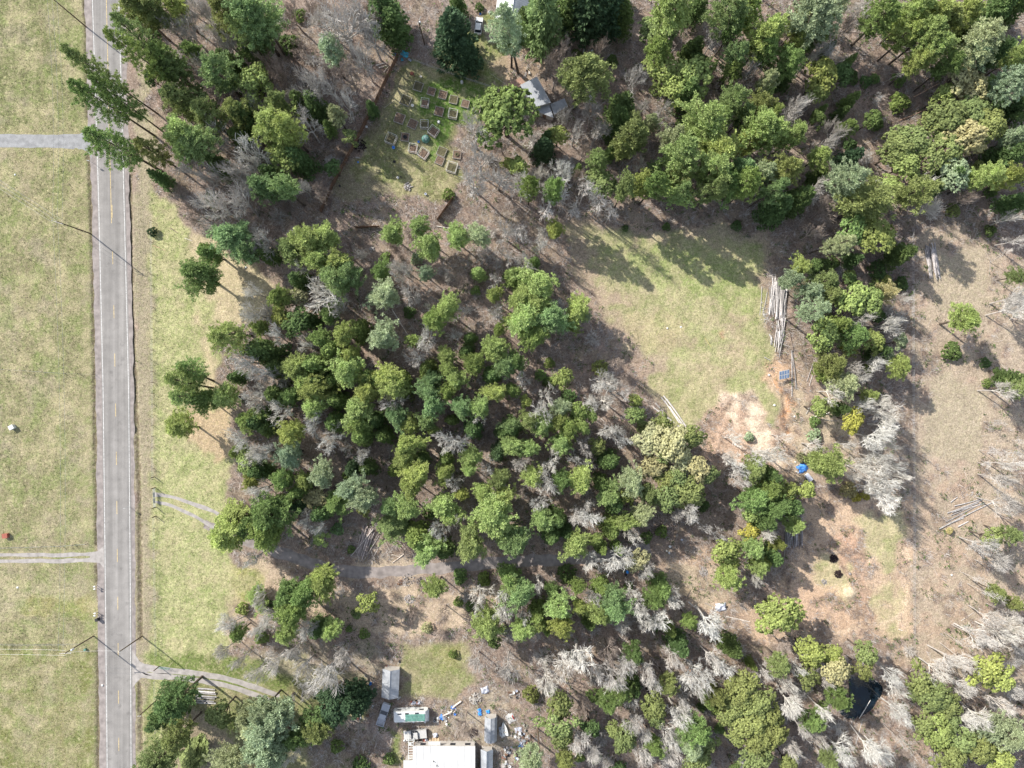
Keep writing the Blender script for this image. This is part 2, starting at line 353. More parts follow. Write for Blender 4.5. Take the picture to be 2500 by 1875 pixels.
m = (fbm(px, py, 22, 47) > .63); paint(m & (veg < .3), (.38, .27, .21), 0, .5, 1)
m = (fbm(px, py, 34, 51, 4) > .58) & (px > 1700) & (py > 1150) & (veg < .6); paint(m, (.36, .26, .19), .2, .6, 1)
m = (fbm(px, py, 28, 49) > .63); paint(m & (veg < .3), (.19, .14, .105), 0, .5, 1)
DITCHW = [(204, -50), (212, 100), (214, 330), (222, 480), (228, 700), (231, 950), (235, 1230), (237, 1330)]
DITCHW2 = [(236, 1385), (238, 1420)]
DITCHW3 = [(239, 1590), (240, 1900)]; DITCHW0 = [(216, 370), (222, 480)]
DITCHE = [(318, 430), (320, 700), (330, 950), (340, 1200), (342, 1400), (343, 1560)]; DITCHE2 = [(341, 1670), (344, 1830)]
dd = np.minimum.reduce([segdist(px + (fbm(px, py, 9, 61, 2) - .5) * 4, py, q) for q in (DITCHW, DITCHW2, DITCHW3, DITCHE, DITCHE2)])
jy = (py > 335 - 45) & (py < 372) & (px < 260)          # the side road bridges the ditch
dd = np.where(jy, 99, dd)
col = np.where((dd < 5)[..., None], colr(.14, .115, .075), col)
# heights: rough ground, flat by the road
hz = (fbm(px, py, 9, 71, 3) - .5) * .22 * (.6 + .6 * veg) + (fbm(px, py, 60, 72, 2) - .5) * .3
flat = np.clip((np.minimum(np.abs(px - 275), 999) - 62) / 60, 0, 1); hz = hz * flat
for q, w in (([(-100, 340), (240, 340)], 18), ([(-100, 1362), (260, 1362)], 18)):
    hz *= np.clip((segdist(px, py, q) - w) / 12, 0, 1)
DRIVE = rs('C1', '1322,965 1500,1000 1700,1080 1860,1150') + rs('C2', '-60,1310 60,1360 300,1440 600,1550 900,1585 1200,1570 1600,1540 2212,1485') + rs('C3', '300,1480 600,1465 800,1450 1000,1420 1300,1360')
DR2 = rs('D1', '1110,830 1350,850 1650,885 1900,930 2212,1035') + rs('D2', '0,1000 250,1060 380,1130')
for q, w in ((DRIVE, 26), (DR2, 24)): hz *= np.clip((segdist(px, py, q) - w) / 10, 0, 1)
hz -= np.clip(1 - dd / 6, 0, 1) * .38
POND = rs('D4', '745,900 850,915 930,920 985,945 1020,1000 1005,1050 960,1100 930,1160 860,1210 780,1250 710,1230 670,1180 700,1120 760,1060 750,980')
pm = blur(inpoly(px, py, POND).astype(float), 4); hz = hz * (1 - pm) - pm * 1.2
m = (pm > .03); col = np.where(m[..., None], colr(.13, .09, .07), col)
mound = np.exp(-(((px - 2073) / 16) ** 2 + ((py - 1448) / 15) ** 2)); hz += mound * 1.0
mm = blur((mound > .3).astype(float), 1)[..., None]; col = col * (1 - mm) + colr(.52, .42, .29) * mm
trench = np.clip(1 - segdist(px, py, [(1912, 965), (1918, 1000), (1917, 1020)]) / 6, 0, 1); hz -= trench * .5
hz[np.abs(gx) > 150] = 0; hz[np.abs(gy) > 120] = 0
nx, ny = gx.shape; V = np.stack([gx, gy, hz], -1).reshape(-1, 3)
idx = np.arange(nx * ny).reshape(nx, ny)
Q = np.stack([idx[:-1, :-1], idx[1:, :-1], idx[1:, 1:], idx[:-1, 1:]], -1).reshape(-1, 4)
me = bpy.data.meshes.new('ground'); me.vertices.add(len(V)); me.vertices.foreach_set('co', V.astype(np.float32).ravel())
me.loops.add(Q.size); me.loops.foreach_set('vertex_index', Q.astype(np.int32).ravel())
me.polygons.add(len(Q)); me.polygons.foreach_set('loop_start', np.arange(0, Q.size, 4, dtype=np.int32)); me.polygons.foreach_set('loop_total', np.full(len(Q), 4, np.int32))
me.update(calc_edges=True); me.polygons.foreach_set('use_smooth', np.ones(len(Q), bool))
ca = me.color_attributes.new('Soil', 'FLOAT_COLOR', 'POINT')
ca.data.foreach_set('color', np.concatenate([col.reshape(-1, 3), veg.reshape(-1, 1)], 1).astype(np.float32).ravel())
def ground_mat():
    m = bpy.data.materials.new('ground'); m.use_nodes = True; nt = m.node_tree; N = nt.nodes; L = nt.links
    p = N['Principled BSDF']; p.inputs['Roughness'].default_value = 1; p.inputs['Specular IOR Level'].default_value = 0.05
    a = N.new('ShaderNodeVertexColor'); a.layer_name = 'Soil'; tc = N.new('ShaderNodeTexCoord')
    def noise(sc, det=4, rough=.6):
        n = N.new('ShaderNodeTexNoise'); n.inputs['Scale'].default_value = sc; n.inputs['Detail'].default_value = det; n.inputs['Roughness'].default_value = rough
        L.new(tc.outputs['Object'], n.inputs['Vector']); return n.outputs['Fac']
    def rng(s_, f0, f1, t0, t1):
        r = N.new('ShaderNodeMapRange'); L.new(s_, r.inputs[0])
        for i, v in enumerate((f0, f1, t0, t1)): r.inputs[1 + i].default_value = v
        return r.outputs[0]
    def scale(c, f):
        v = N.new('ShaderNodeVectorMath'); v.operation = 'SCALE'; L.new(c, v.inputs[0]); L.new(f, v.inputs['Scale']); return v.outputs[0]
    def mix(f, a_, b_):
        x = N.new('ShaderNodeMix'); x.data_type = 'RGBA'; L.new(f, x.inputs[0]); L.new(a_, x.inputs[6])
        if isinstance(b_, tuple): x.inputs[7].default_value = (*b_, 1)
        else: L.new(b_, x.inputs[7])
        return x.outputs[2]
    c = a.outputs['Color']
    # grass: clumps greener and drier than the mean
    mul = N.new('ShaderNodeMath'); mul.operation = 'MULTIPLY'; L.new(rng(noise(.9, 5), .47, .68, 0, .55), mul.inputs[0]); L.new(a.outputs['Alpha'], mul.inputs[1])
    c = mix(mul.outputs[0], c, (.17, .215, .07))
    mul = N.new('ShaderNodeMath'); mul.operation = 'MULTIPLY'; L.new(rng(noise(1.3, 6), .50, .68, 0, .6), mul.inputs[0]); L.new(a.outputs['Alpha'], mul.inputs[1])
    c = mix(mul.outputs[0], c, (.40, .345, .22))
    inv = N.new('ShaderNodeMath'); inv.operation = 'SUBTRACT'; inv.inputs[0].default_value = 1; L.new(a.outputs['Alpha'], inv.inputs[1])
    mul = N.new('ShaderNodeMath'); mul.operation = 'MULTIPLY'; L.new(rng(noise(2.0, 7, .7), .52, .62, 0, .5), mul.inputs[0]); L.new(inv.outputs[0], mul.inputs[1])
    c = mix(mul.outputs[0], c, (.42, .35, .29))
    mul = N.new('ShaderNodeMath'); mul.operation = 'MULTIPLY'; L.new(rng(noise(1.1, 7, .7), .52, .66, 0, .55), mul.inputs[0]); L.new(inv.outputs[0], mul.inputs[1])
    c = mix(mul.outputs[0], c, (.15, .11, .08))
    c = scale(c, rng(noise(4.5, 3), .3, .7, .60, 1.40)); c = scale(c, rng(noise(1.6, 4, .7), .35, .65, .80, 1.18)); c = scale(c, rng(noise(.25, 3), .3, .7, .88, 1.12))
    L.new(c, p.inputs['Base Color'])
    b = N.new('ShaderNodeBump'); b.inputs['Distance'].default_value = .16; b.inputs['Strength'].default_value = .9
    L.new(noise(2.6, 6, .65), b.inputs['Height']); L.new(b.outputs[0], p.inputs['Normal'])
    return m
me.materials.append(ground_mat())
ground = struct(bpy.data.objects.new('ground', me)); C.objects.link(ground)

def xat(pts, y):
    ys_ = [q[1] for q in pts]; return float(np.interp(y, ys_, [q[0] for q in pts]))
def strip(name, L_, R_, z, material, parent=None, jag=0.0, seed=0, n=None, step=0.8):
    """sheet between two pixel polylines sampled by arc parameter"""
    def samp(P_, n):
        P_ = np.array(P_, float); d = np.r_[0, np.cumsum(np.hypot(*np.diff(P_, axis=0).T))]
        t = np.linspace(0, d[-1], n); return np.stack([np.interp(t, d, P_[:, 0]), np.interp(t, d, P_[:, 1])], 1), d[-1]
    a, la = samp(L_, 2); n = n or max(2, int(la * S / step)); a, _ = samp(L_, n); b, _ = samp(R_, n)
    r = np.random.RandomState(seed); k = 9; mb = MB()
    J_ = r.rand(n, 2) - .5
    for _ in range(3): J_[1:-1] = (J_[:-2] + J_[1:-1] + J_[2:]) / 3
    J_ *= 2.4 * jag
    for i in range(n):
        ja, jb = J_[i]
        if n > 8: w = 1
        A_ = a[i] + (b[i] - a[i]) * 0 ; u = (b[i] - a[i]); u = u / (np.hypot(*u) + 1e-9)
        A_ = a[i] + u * ja; B_ = b[i] + u * jb
        for q in range(k + 1):
            x, y = W(*(A_ + (B_ - A_) * q / k)); mb.v.append((x, y, z))
    for i in range(n - 1):
        for q in range(k):
            o = i * (k + 1) + q; mb.f.append((o, o + 1, o + k + 2, o + k + 1)[::-1]); mb.mi.append(0)
    o = mb.build(name, material, parent); return o
def band(name, pts, wpx, z, material, jag=0.0, seed=0, parent=None, step=0.8):
    P_ = np.array(pts, float)
    d = np.r_[0, np.cumsum(np.hypot(*np.diff(P_, axis=0).T))]; n = max(4, int(d[-1] * S / step)); t = np.linspace(0, d[-1], n)
    Q_ = np.stack([np.interp(t, d, P_[:, 0]), np.interp(t, d, P_[:, 1])], 1)
    for _ in range(6): Q_[1:-1] = (Q_[:-2] + 2 * Q_[1:-1] + Q_[2:]) / 4
    T_ = np.gradient(Q_, axis=0); T_ /= np.hypot(T_[:, 0], T_[:, 1])[:, None]; Nn = np.stack([-T_[:, 1], T_[:, 0]], 1)
    ww = wpx if hasattr(wpx, '__len__') else (wpx, wpx); w = np.linspace(ww[0], ww[1], n)[:, None] / 2
    return strip(name, Q_ + Nn * w, Q_ - Nn * w, z, material, parent, jag, seed, n=n)
LL = [(223, -300), (226, 0), (241, 480), (252, 950), (257.5, 1420), (262, 1875), (264, 2200)]
RL = [(286, -300), (290, 0), (302.5, 480), (314, 950), (318, 1420), (320, 1875), (321, 2200)]
def off(P_, d): return [(x + d, y) for x, y in P_]
SHL = [(203, -300), (206, 0), (216, 330), (224, 480), (234, 950), (238, 1420), (243, 1875), (245, 2200)]
SHR = [(305, -300), (308, 0), (316, 480), (327, 950), (331, 1420), (331, 1875), (332, 2200)]
struct(strip('road_shoulder', SHL, SHR, .012, M['gravel_brown'], jag=3, seed=3, n=500))
road = struct(strip('road', off(LL, -3), off(RL, 4), .020, M['asphalt'], jag=.5, seed=8, n=420))
struct(strip('edge_line', off(LL, -.9), off(LL, .6), .026, M['white_line'], n=200))
struct(strip('edge_line', off(RL, -.6), off(RL, .9), .026, M['white_line'], n=200))
CLN = [(257, -300), (259, 0), (265.5, 240), (272, 480), (279, 800), (284, 1100), (287.5, 1450), (290, 1800), (291, 2200)]
def dash(y0, y1, dx=0.0):
    struct(strip('centre_line', [(xat(CLN, y) + dx - .6, y) for y in (y0, (y0 + y1) / 2, y1)], [(xat(CLN, y) + dx + .7, y) for y in (y0, (y0 + y1) / 2, y1)], .026, M['yellow_line']))
dash(-300, 200); dash(200, 545, -1.0)
for y0 in (500, 613, 745, 863, 985, 1103, 1223, 1340, 1457, 1570, 1686, 1801, 1917): dash(y0, y0 + 32, 1 if y0 < 560 else 0)
# side road, drives
struct(strip('side_road', [(-400, 328), (0, 327.5), (120, 329), (195, 327), (210, 318), (218, 300)], [(-400, 357), (0, 360), (130, 361), (200, 364), (215, 372), (224, 388)], .016, M['gravel_grey'], jag=1.5, n=150))
for nm, w, pts in (('gravel_drive', (8, 9), rs('C1', '-900,1432 0,1432 400,1436 700,1430 860,1420')), ('gravel_drive', (8, 10), rs('C1', '-900,1490 0,1486 400,1486 700,1480 870,1465')),
                   ('gravel_drive', (16, 12), rs('D1', '1095,780 1200,805 1350,832 1600,852 1850,890 2000,930 2212,1000 2360,1050')), ('gravel_drive', (14, 12), rs('D1', '1095,860 1200,878 1400,886 1650,915 1850,950 2000,990 2212,1065 2350,1120')),
                   ('gravel_track', (8, 9), rs('C1', '1300,925 1400,930 1500,955 1650,1010 1850,1085')), ('gravel_track', (7, 8), rs('C1', '1300,985 1400,1000 1500,1045 1650,1110 1760,1180 1870,1240'))):
    struct(band(nm, pts, w, .016, M['gravel'], jag=2.5, seed=len(pts), step=.6))
struct(band('gravel_drive', rs('C2', '-420,1180 -200,1250 0,1345 300,1440 600,1550 900,1588 1200,1572 1600,1540 2212,1485') + rs('C3', '300,1480 600,1465 800,1450 1000,1420 1200,1370'), (26, 30), .014, M['gravel_brown'], jag=5, seed=4, step=.5))
# roadside junction fillets
def sheet(name, pts, z, material):
    mb = MB(); n = len(pts); c = np.mean(pts, axis=0)
    mb.v = [(*W(*c), z)] + [(*W(*p), z) for p in pts]; mb.f = [(0, 1 + (i + 1) % n, 1 + i) for i in range(n)]; mb.mi = [0] * n
    return struct(mb.build(name, material))
sheet('gravel_apron', rs('D1', '1095,640 1140,700 1180,760 1260,800 1290,840 1240,850 1220,870 1290,885 1190,900 1150,940 1120,980 1095,990'), .018, M['gravel'])
sheet('gravel_apron', rs('C1', '760,1415 830,1400 880,1350 890,1560 840,1500 760,1496'), .018, M['gravel'])
mb = MB(); c = np.mean(POND, axis=0)
mb.v = [(*W(*c), -.3)] + [(*W(c[0] + (p[0] - c[0]) * 1.12, c[1] + (p[1] - c[1]) * 1.12), -.3) for p in POND]; n = len(POND)
mb.f = [(0, 1 + (i + 1) % n, 1 + i) for i in range(n)]; mb.mi = [0] * n
struct(mb.build('pond_water', M['water'])); LM.append(('the dark pond', 2105, 1705))

# ================================================================ TREE SHAPES
def leafcloud(cen, outw, size, rng, flat=.5, elong=1.0):
    """one triangle-ish leaf spray (quad) per centre, facing loosely outward"""
    n = len(cen); d = outw + rng.normal(size=(n, 3)) * flat; d /= np.linalg.norm(d, axis=1)[:, None] + 1e-9
    a = np.cross(d, rng.normal(size=(n, 3))); a /= np.linalg.norm(a, axis=1)[:, None] + 1e-9; b = np.cross(d, a)
    s_ = (size * (.6 + .8 * rng.rand(n)))[:, None]; a = a * s_ * elong; b = b * s_ / elong
    return np.stack([cen - a - b * .35, cen + a * .2 - b, cen + a + b * .35, cen - a * .2 + b], 1).reshape(-1, 3)
def sprays(cen, axis, size, rng, wid=.2):
    """needle sprays: slim blades that start near cen and point along axis"""
    n = len(cen); d = axis / (np.linalg.norm(axis, axis=1)[:, None] + 1e-9)
    a = np.cross(d, rng.normal(size=(n, 3))); a /= np.linalg.norm(a, axis=1)[:, None] + 1e-9
    L_ = (size * (.6 + .8 * rng.rand(n)))[:, None]
    return np.stack([cen, cen + d * L_ * .5 + a * L_ * wid, cen + d * L_, cen + d * L_ * .5 - a * L_ * wid], 1).reshape(-1, 3)
def unit(rng, n, up=0.0):
    v = rng.normal(size=(n, 3)); v[:, 2] += up; return v / np.linalg.norm(v, axis=1)[:, None]
def proto_pine(seed, Hh=18., R=3., c0=.42, nl=62, ntuft=6, sparse=0.0, tall=False):
    rng = np.random.RandomState(seed); cen = []; ax = []; tr = MB()
    bend = rng.uniform(-.25, .25, 2); axp = lambda z: np.array([bend[0] * math.sin(z / Hh * 3), bend[1] * math.sin(z / Hh * 2.4), z])
    tr.tube([axp(Hh * t) for t in np.linspace(0, .97, 9)], list(np.linspace(.24 if not tall else .3, .04, 9)), 7)
    lop = rng.uniform(0, 6.28)
    for i in range(nl):
        t = (i + rng.rand()) / nl; z = Hh * (c0 + (1 - c0) * t)
        prof = (math.sin(min(1, (t + .18) / .5) * math.pi / 2)) * (1 - max(0, (t - .35) / .65) ** 1.9 * .82)
        az = i * 2.4 + rng.uniform(-.5, .5); ln = R * prof * rng.uniform(.55, 1.2) * (1 + .28 * math.cos(az - lop) + .12 * math.cos(3 * az + lop))
        if rng.rand() < sparse: continue
        tilt = .12 + .45 * t; base = axp(z - ln * .15); dv = np.array([math.cos(az), math.sin(az), tilt]); tip = base + dv * ln
        if ln > .8: tr.tube([base, base + dv * ln * .55 + (0, 0, -.1), tip], [.05, .035, .015], 3, cap=False)
        for q in range(ntuft):
            u = .38 + .62 * (q + rng.rand()) / ntuft; side = np.array([-math.sin(az), math.cos(az), 0]) * rng.uniform(-.42, .42) * ln * u
            c = base + dv * ln * u + side + (0, 0, rng.uniform(-.05, .2)); m = 38
            dirs = unit(rng, m, .55) + dv * .35; off_ = unit(rng, m) * (rng.rand(m, 1) ** .5) * .36
            off_[:, 2] *= .7; cen.append(c + off_); ax.append(dirs)
    top = axp(Hh * .97); m = 30; cen.append(top + unit(rng, m) * .2); ax.append(unit(rng, m, .8))
    V_ = sprays(np.concatenate(cen), np.concatenate(ax), .34, rng, .21)
    return tr, V_
def proto_fir(seed, Hh=14., R=2.6, c0=.12):
    rng = np.random.RandomState(seed); cen = []; ax = []; tr = MB()
    tr.tube([(0, 0, 0), (0, 0, Hh * .5), (0, 0, Hh * .97)], [.22, .14, .03], 7)
    nl = 95
    for i in range(nl):
        t = (i + rng.rand()) / nl; z = Hh * (c0 + (1 - c0) * t); ln = R * ((1 - t) ** .58) * rng.uniform(.75, 1.1) + .15
        az = i * 2.4 + rng.uniform(-.3, .3); dv = np.array([math.cos(az), math.sin(az), .05]); n = max(2, int(ln / .34))
        for q in range(n):
            u = (q + rng.rand()) / n; wd = (1 - u * .6) * .45 * ln; m = 16
            c = np.array([0, 0, z]) + dv * ln * u + (0, 0, -.22 * (u * ln) ** 1.25 * .5)
            o_ = np.zeros((m, 3)); s_ = rng.uniform(-1, 1, m) * wd * .8; o_[:, 0] = -math.sin(az) * s_; o_[:, 1] = math.cos(az) * s_; o_[:, 2] = rng.uniform(-.12, .1, m)
            cen.append(c + o_); ax.append(np.tile(dv, (m, 1)) * 1.2 + unit(rng, m, .25) * .8 + o_ * .6)
    return tr, sprays(np.concatenate(cen), np.concatenate(ax), .42, rng, .25)
def proto_broad(seed, Hh=12., R=3.4, nd=15, lobe=(.9, 1.5), c0=.35):
    rng = np.random.RandomState(seed); cen = []; ow = []; tr = MB()
    fork = np.array([0, 0, Hh * c0]); tr.tube([(0, 0, 0), (.1, .1, Hh * c0 * .6), fork], [.26, .2, .17], 7)
    for i in range(nd):
        a = i * 2.4 + rng.uniform(-.4, .4); rr = R * math.sqrt((i + .4) / nd) * rng.uniform(.68, .95); lr = rng.uniform(*lobe) * rng.uniform(.75, 1.1)
        z = Hh - lr * .9 - (rr / R) ** 2 * Hh * .27 + rng.uniform(-.5, .3); c = np.array([math.cos(a) * rr, math.sin(a) * rr, z])
        tr.tube([fork, (fork + c) / 2 + (rng.uniform(-.3, .3), rng.uniform(-.3, .3), -.3), c], [.12, .08, .03], 4, cap=False)
        ns = int(34 * lr * lr)
        sub = unit(rng, ns, .7)
        for d in sub:          # small billows on every lobe
            p = c + d * lr * (.75 + .25 * rng.rand()) * np.array([1, 1, .85]); m = 19; dd_ = unit(rng, m, .35) + d * .5
            cen.append(p + dd_ * .24 * rng.rand(m, 1)); ow.append(dd_ + d * .4)
    return tr, leafcloud(np.concatenate(cen), np.concatenate(ow), .135, rng, .6, 1.25)
def proto_shrub(seed, Hh=2.2, R=1.7):
    rng = np.random.RandomState(seed); cen = []; ow = []; tr = MB()
    for i in range(6):
        a = i * 1.05 + rng.rand() * .4; tr.tube([(0, 0, 0), (math.cos(a) * R * .3, math.sin(a) * R * .3, Hh * .45), (math.cos(a) * R * .6, math.sin(a) * R * .6, Hh * .7)], [.05, .035, .015], 4, cap=False)
    for i in range(150):
        a = rng.rand() * 6.28; rr = R * math.sqrt(rng.rand()); z = Hh * (1 - .55 * (rr / R) ** 2) * rng.uniform(.72, 1.02)
        rr *= 1 + .15 * math.sin(3 * a + seed); c = np.array([math.cos(a) * rr, math.sin(a) * rr, z]); m = 14; d = unit(rng, m, .6)
        cen.append(c + d * .2 * rng.rand(m, 1)); ow.append(d)
    return tr, leafcloud(np.concatenate(cen), np.concatenate(ow), .15, rng, .6, 1.2)
def grow(mb, rng, p, d, ln, r, lev, maxlev, kids, spread, up, rmin, curl=.22):
    n = 3 if lev < maxlev else 2; pts = [p]; q = p.copy(); dd_ = d.copy()
    for i in range(n):
        dd_ = dd_ + rng.normal(size=3) * curl; dd_[2] += up; dd_ /= np.linalg.norm(dd_); q = q + dd_ * ln / n; pts.append(q.copy())
    r1 = max(r * .55, rmin * .7); mb.tube(pts, list(np.linspace(r, r1, n + 1)), 5 if lev < 2 else 3, cap=False)
    if lev >= maxlev: return
    for k in range(kids[lev]):
        u = rng.uniform(.35, 1.0) if k else 1.0; f = u * n; i = min(int(f), n - 1); b = pts[i] + (pts[i + 1] - pts[i]) * (f - i)
        s_ = rng.normal(size=3); s_ -= s_.dot(dd_) * dd_; s_ /= np.linalg.norm(s_) + 1e-9
        nd = dd_ * (1 - spread * .45) + s_ * spread; nd /= np.linalg.norm(nd)
        grow(mb, rng, b, nd, ln * rng.uniform(.55, .8), max(r1 * .8, rmin), lev + 1, maxlev, kids, spread, up, rmin, curl)
def proto_bare(seed, Hh=11., R=3.6, kids=(6, 5, 5, 4), rmin=.036, fine=False):
    rng = np.random.RandomState(seed); tr = MB(); br = MB(); p = np.zeros(3); f = Hh * rng.uniform(.3, .42); k = np.array([rng.uniform(-.7, .7), rng.uniform(-.7, .7), f])
    tr.tube([p, k * (.5, .3, .55), k], [.24, .18, .15], 7)
    n = rng.randint(5, 8)
    for i in range(n):
        a = i * 6.283 / n + rng.uniform(-.4, .4); e = rng.uniform(.45, 1.15); d = np.array([math.cos(a) * math.cos(e), math.sin(a) * math.cos(e), math.sin(e)])
        grow(br, rng, k * rng.uniform(.8, 1.0) if i else k, d, R * rng.uniform(.6, .85), .12, 1, 4, kids, .56, .06, rmin, .13)
    v = np.array(br.v); mx = np.percentile(np.hypot(v[:, 0], v[:, 1]), 97); v[:, :2] *= R / mx
    zt = v[:, 2].max(); z0 = f * .7; v[:, 2] = z0 + (v[:, 2] - z0) * (Hh - z0) / (zt - z0); br.v = [tuple(q) for q in v]
    return tr, br
def proto_brush(seed, R=1.8, Hh=2.3):
    rng = np.random.RandomState(seed); br = MB()
    for i in range(20):
        a = rng.rand() * 6.28; e = rng.uniform(.5, 1.3); d = np.array([math.cos(a) * math.cos(e), math.sin(a) * math.cos(e), math.sin(e)])
        grow(br, rng, np.array([rng.uniform(-.2, .2), rng.uniform(-.2, .2), 0]), d, R * .75, .035, 1, 3, (0, 4, 4), .6, .04, .022)
    return br
def proto_snag(seed, Hh=14.):
    rng = np.random.RandomState(seed); tr = MB(); br = MB(); ln = rng.uniform(-.3, .3, 2)
    pt = lambda t: np.array([ln[0] * math.sin(t * 3), ln[1] * math.sin(t * 2), Hh * t]); tr.tube([pt(t) for t in np.linspace(0, 1, 8)], list(np.linspace(.19, .05, 8)), 6)
    for i in range(26):
        t = rng.uniform(.45, 1); a = rng.rand() * 6.28; d = np.array([math.cos(a), math.sin(a), rng.uniform(-.1, .6)]); d /= np.linalg.norm(d)
        grow(br, rng, pt(t), d, rng.uniform(.7, 1.9), .04, 2, 4, (0, 0, 4, 3), .6, .03, .028)
    return tr, br
PROTO = {}
def reg_leaf(kind, i, dims, tr, V_):
    PROTO.setdefault(kind, []).append((dims, tr.build_mesh('trunk', M['bark']), quads_mesh('crown', V_, 4, M['leaf'])))
def _bm(s, name, m):
    me = bpy.data.meshes.new(name); me.from_pydata([tuple(map(float, v)) for v in s.v], [], s.f); me.materials.append(m)
    me.update(); return me
MB.build_mesh = _bm
for i in range(5): reg_leaf('P', i, (18, 3.), *proto_pine(10 + i, nl=(52, 62, 70, 58, 66)[i], c0=(.45, .5, .4, .55, .42)[i]))
for i in range(3): reg_leaf('T', i, (28, 3.3), *proto_pine(30 + i, 28, 3.3, .40, 125, 4, (.15, .22, .28)[i], True))
for i in range(4): reg_leaf('F', i, (14, 2.6), *proto_fir(40 + i, R=(2.6, 2.3, 2.8, 2.5)[i]))
for i in range(5): reg_leaf('M', i, (12, 3.4), *proto_broad(50 + i, nd=(13, 16, 11, 15, 18)[i]))
for i in range(4): reg_leaf('S', i, (2.2, 1.7), *proto_shrub(60 + i))
for i in range(7):
    tr, br = proto_bare(70 + i, kids=((6, 6, 5, 5), (6, 4, 5, 4), (6, 6, 5, 3))[i % 3], rmin=(.029, .035, .032)[i % 3])
    PROTO.setdefault('B', []).append(((11, 3.6), tr.build_mesh('trunk', M['limb']), br.build_mesh('branches', M['limb'])))
for i in range(4): PROTO.setdefault('W', []).append(((2.3, 1.8), None, proto_brush(80 + i).build_mesh('twigs', M['limb'])))
for i in range(4):
    tr, br = proto_snag(90 + i); PROTO.setdefault('D', []).append(((14, 2.), tr.build_mesh('trunk', M['limb']), br.build_mesh('branches', M['limb'])))
# foliage colour, words for it
TINT = {'g': ((.205, .280, .088), 'mid green'), 'l': ((.325, .400, .140), 'light green'), 'b': ((.225, .310, .125), 'bluish green'), 'd': ((.125, .185, .062), 'dark green'),
        'k': ((.075, .125, .058), 'blackish green'), 'y': ((.305, .360, .115), 'yellow green'), 'Y': ((0.430, 0.410, 0.095), 'bright yellow'), 'o': ((.235, .275, .100), 'olive green'),
        'p': ((.335, .395, .230), 'pale sage green'), 't': ((0.430, 0.405, 0.215), 'tan green'),
        'w': ((0.560, 0.550, 0.515), 'whitish'), 'a': ((0.480, 0.462, 0.435), 'ashy grey'), 'n': ((0.330, 0.280, 0.245), 'brownish grey')}
KIND = {'P': ('pine_tree', 'pine', 'pine tree', 'pines of the wood'), 'T': ('tall_pine_tree', 'tall pine', 'pine tree', 'tall pines by the road'), 'F': ('fir_tree', 'pointed conifer', 'fir tree', 'pointed conifers of the wood'),
        'M': ('broadleaf_tree', 'broadleaf tree', 'broadleaf tree', 'leafy broadleaf trees'), 'S': ('leafy_shrub', 'low leafy shrub', 'shrub', 'leafy shrubs'),
        'B': ('bare_tree', 'leafless tree', 'bare tree', 'leafless lichen covered trees'), 'W': ('bare_shrub', 'bare twiggy shrub', 'shrub', 'bare twiggy shrubs'), 'D': ('dead_tree', 'dead standing trunk', 'dead tree', 'dead standing trunks')}
TR = random.Random(5); TREES = []
def plant(kind, x, y, r, h, tint, rz=None, tilt=None, pix=None):
    (ph, pr), tm, cm = TR.choice(PROTO[kind])
    root = empty(KIND[kind][0], (x, y, -.05), TR.uniform(0, 6.28) if rz is None else rz)
    e_ = TR.uniform(.84, 1.19) if kind in 'PMFB' else 1.0; root.scale = (r / pr * e_, r / pr / e_, h / ph)
    if tilt:
        from mathutils import Vector
        root.rotation_euler = Vector((tilt[0], tilt[1], 1)).to_track_quat('Z', 'Y').to_euler()
    leafy = kind in 'PTFMS'; j = TR.uniform(.92, 1.28) if leafy else TR.uniform(.84, 1.16); hj = TR.uniform(-.08, .08) if leafy else TR.uniform(.0, .035); c = TINT[tint][0]
    leafy = kind in 'PTFMS'
    if tm:
        o = bpy.data.objects.new('trunk', tm); C.objects.link(o); o.parent = root
        o.color = (.085 * j, .068 * j, .055 * j, 1) if leafy else (c[0] * .8 * j, c[1] * .76 * j, c[2] * .74 * j, 1)
    o = bpy.data.objects.new('crown' if leafy else ('twigs' if kind == 'W' else 'branches'), cm); C.objects.link(o); o.parent = root
    o.color = (min(.78, c[0] * j * (1 + hj)), min(.78, c[1] * j), min(.78, c[2] * j * (1 - hj)), 1)
    size = ''
    if kind in 'PMFB': size = 'big ' if r > 3.3 else ('small ' if r < 1.7 else '')
    pend(root, size + TINT[tint][1] + ' ' + KIND[kind][1], KIND[kind][2], pix[0], pix[1], KIND[kind][3])
    TREES.append((x, y, r, h, kind)); return root
HT = {'P': lambda r: 6 + 2.2 * r, 'F': lambda r: 4.5 + 2.6 * r, 'M': lambda r: 5.5 + 1.6 * r, 'B': lambda r: 8.0 + 2.0 * r, 'S': lambda r: .5 + .95 * r, 'W': lambda r: .5 + 1.0 * r}
FR = {'P': .74, 'F': .5, 'M': .85, 'B': .7, 'S': .6, 'W': .5}
def trees(reg, s_):
    for q in s_.split():
        x, y, r, k, t, *ho = q.split(','); x, y, r = float(x), float(y), float(r); X0, Y0 = src(reg, x, y)
        rm = r / Z * S
        rm *= {'P': 1.14, 'F': 1.28, 'M': 1.12, 'B': 1.12}.get(k, 1.0)
        h = HT[k](rm) + (2.5 + .4 * rm if reg[0] == 'A' and k == 'P' else 0)
        if ho: h = float(ho[0])
        rm = rm * (H - h * .7) / H; h *= TR.uniform(.9, 1.1); hc = h * FR[k]
        wx_, wy_ = W(X0, Y0, hc); plant(k, wx_, wy_, rm, h, t, pix=(X0, Y0))
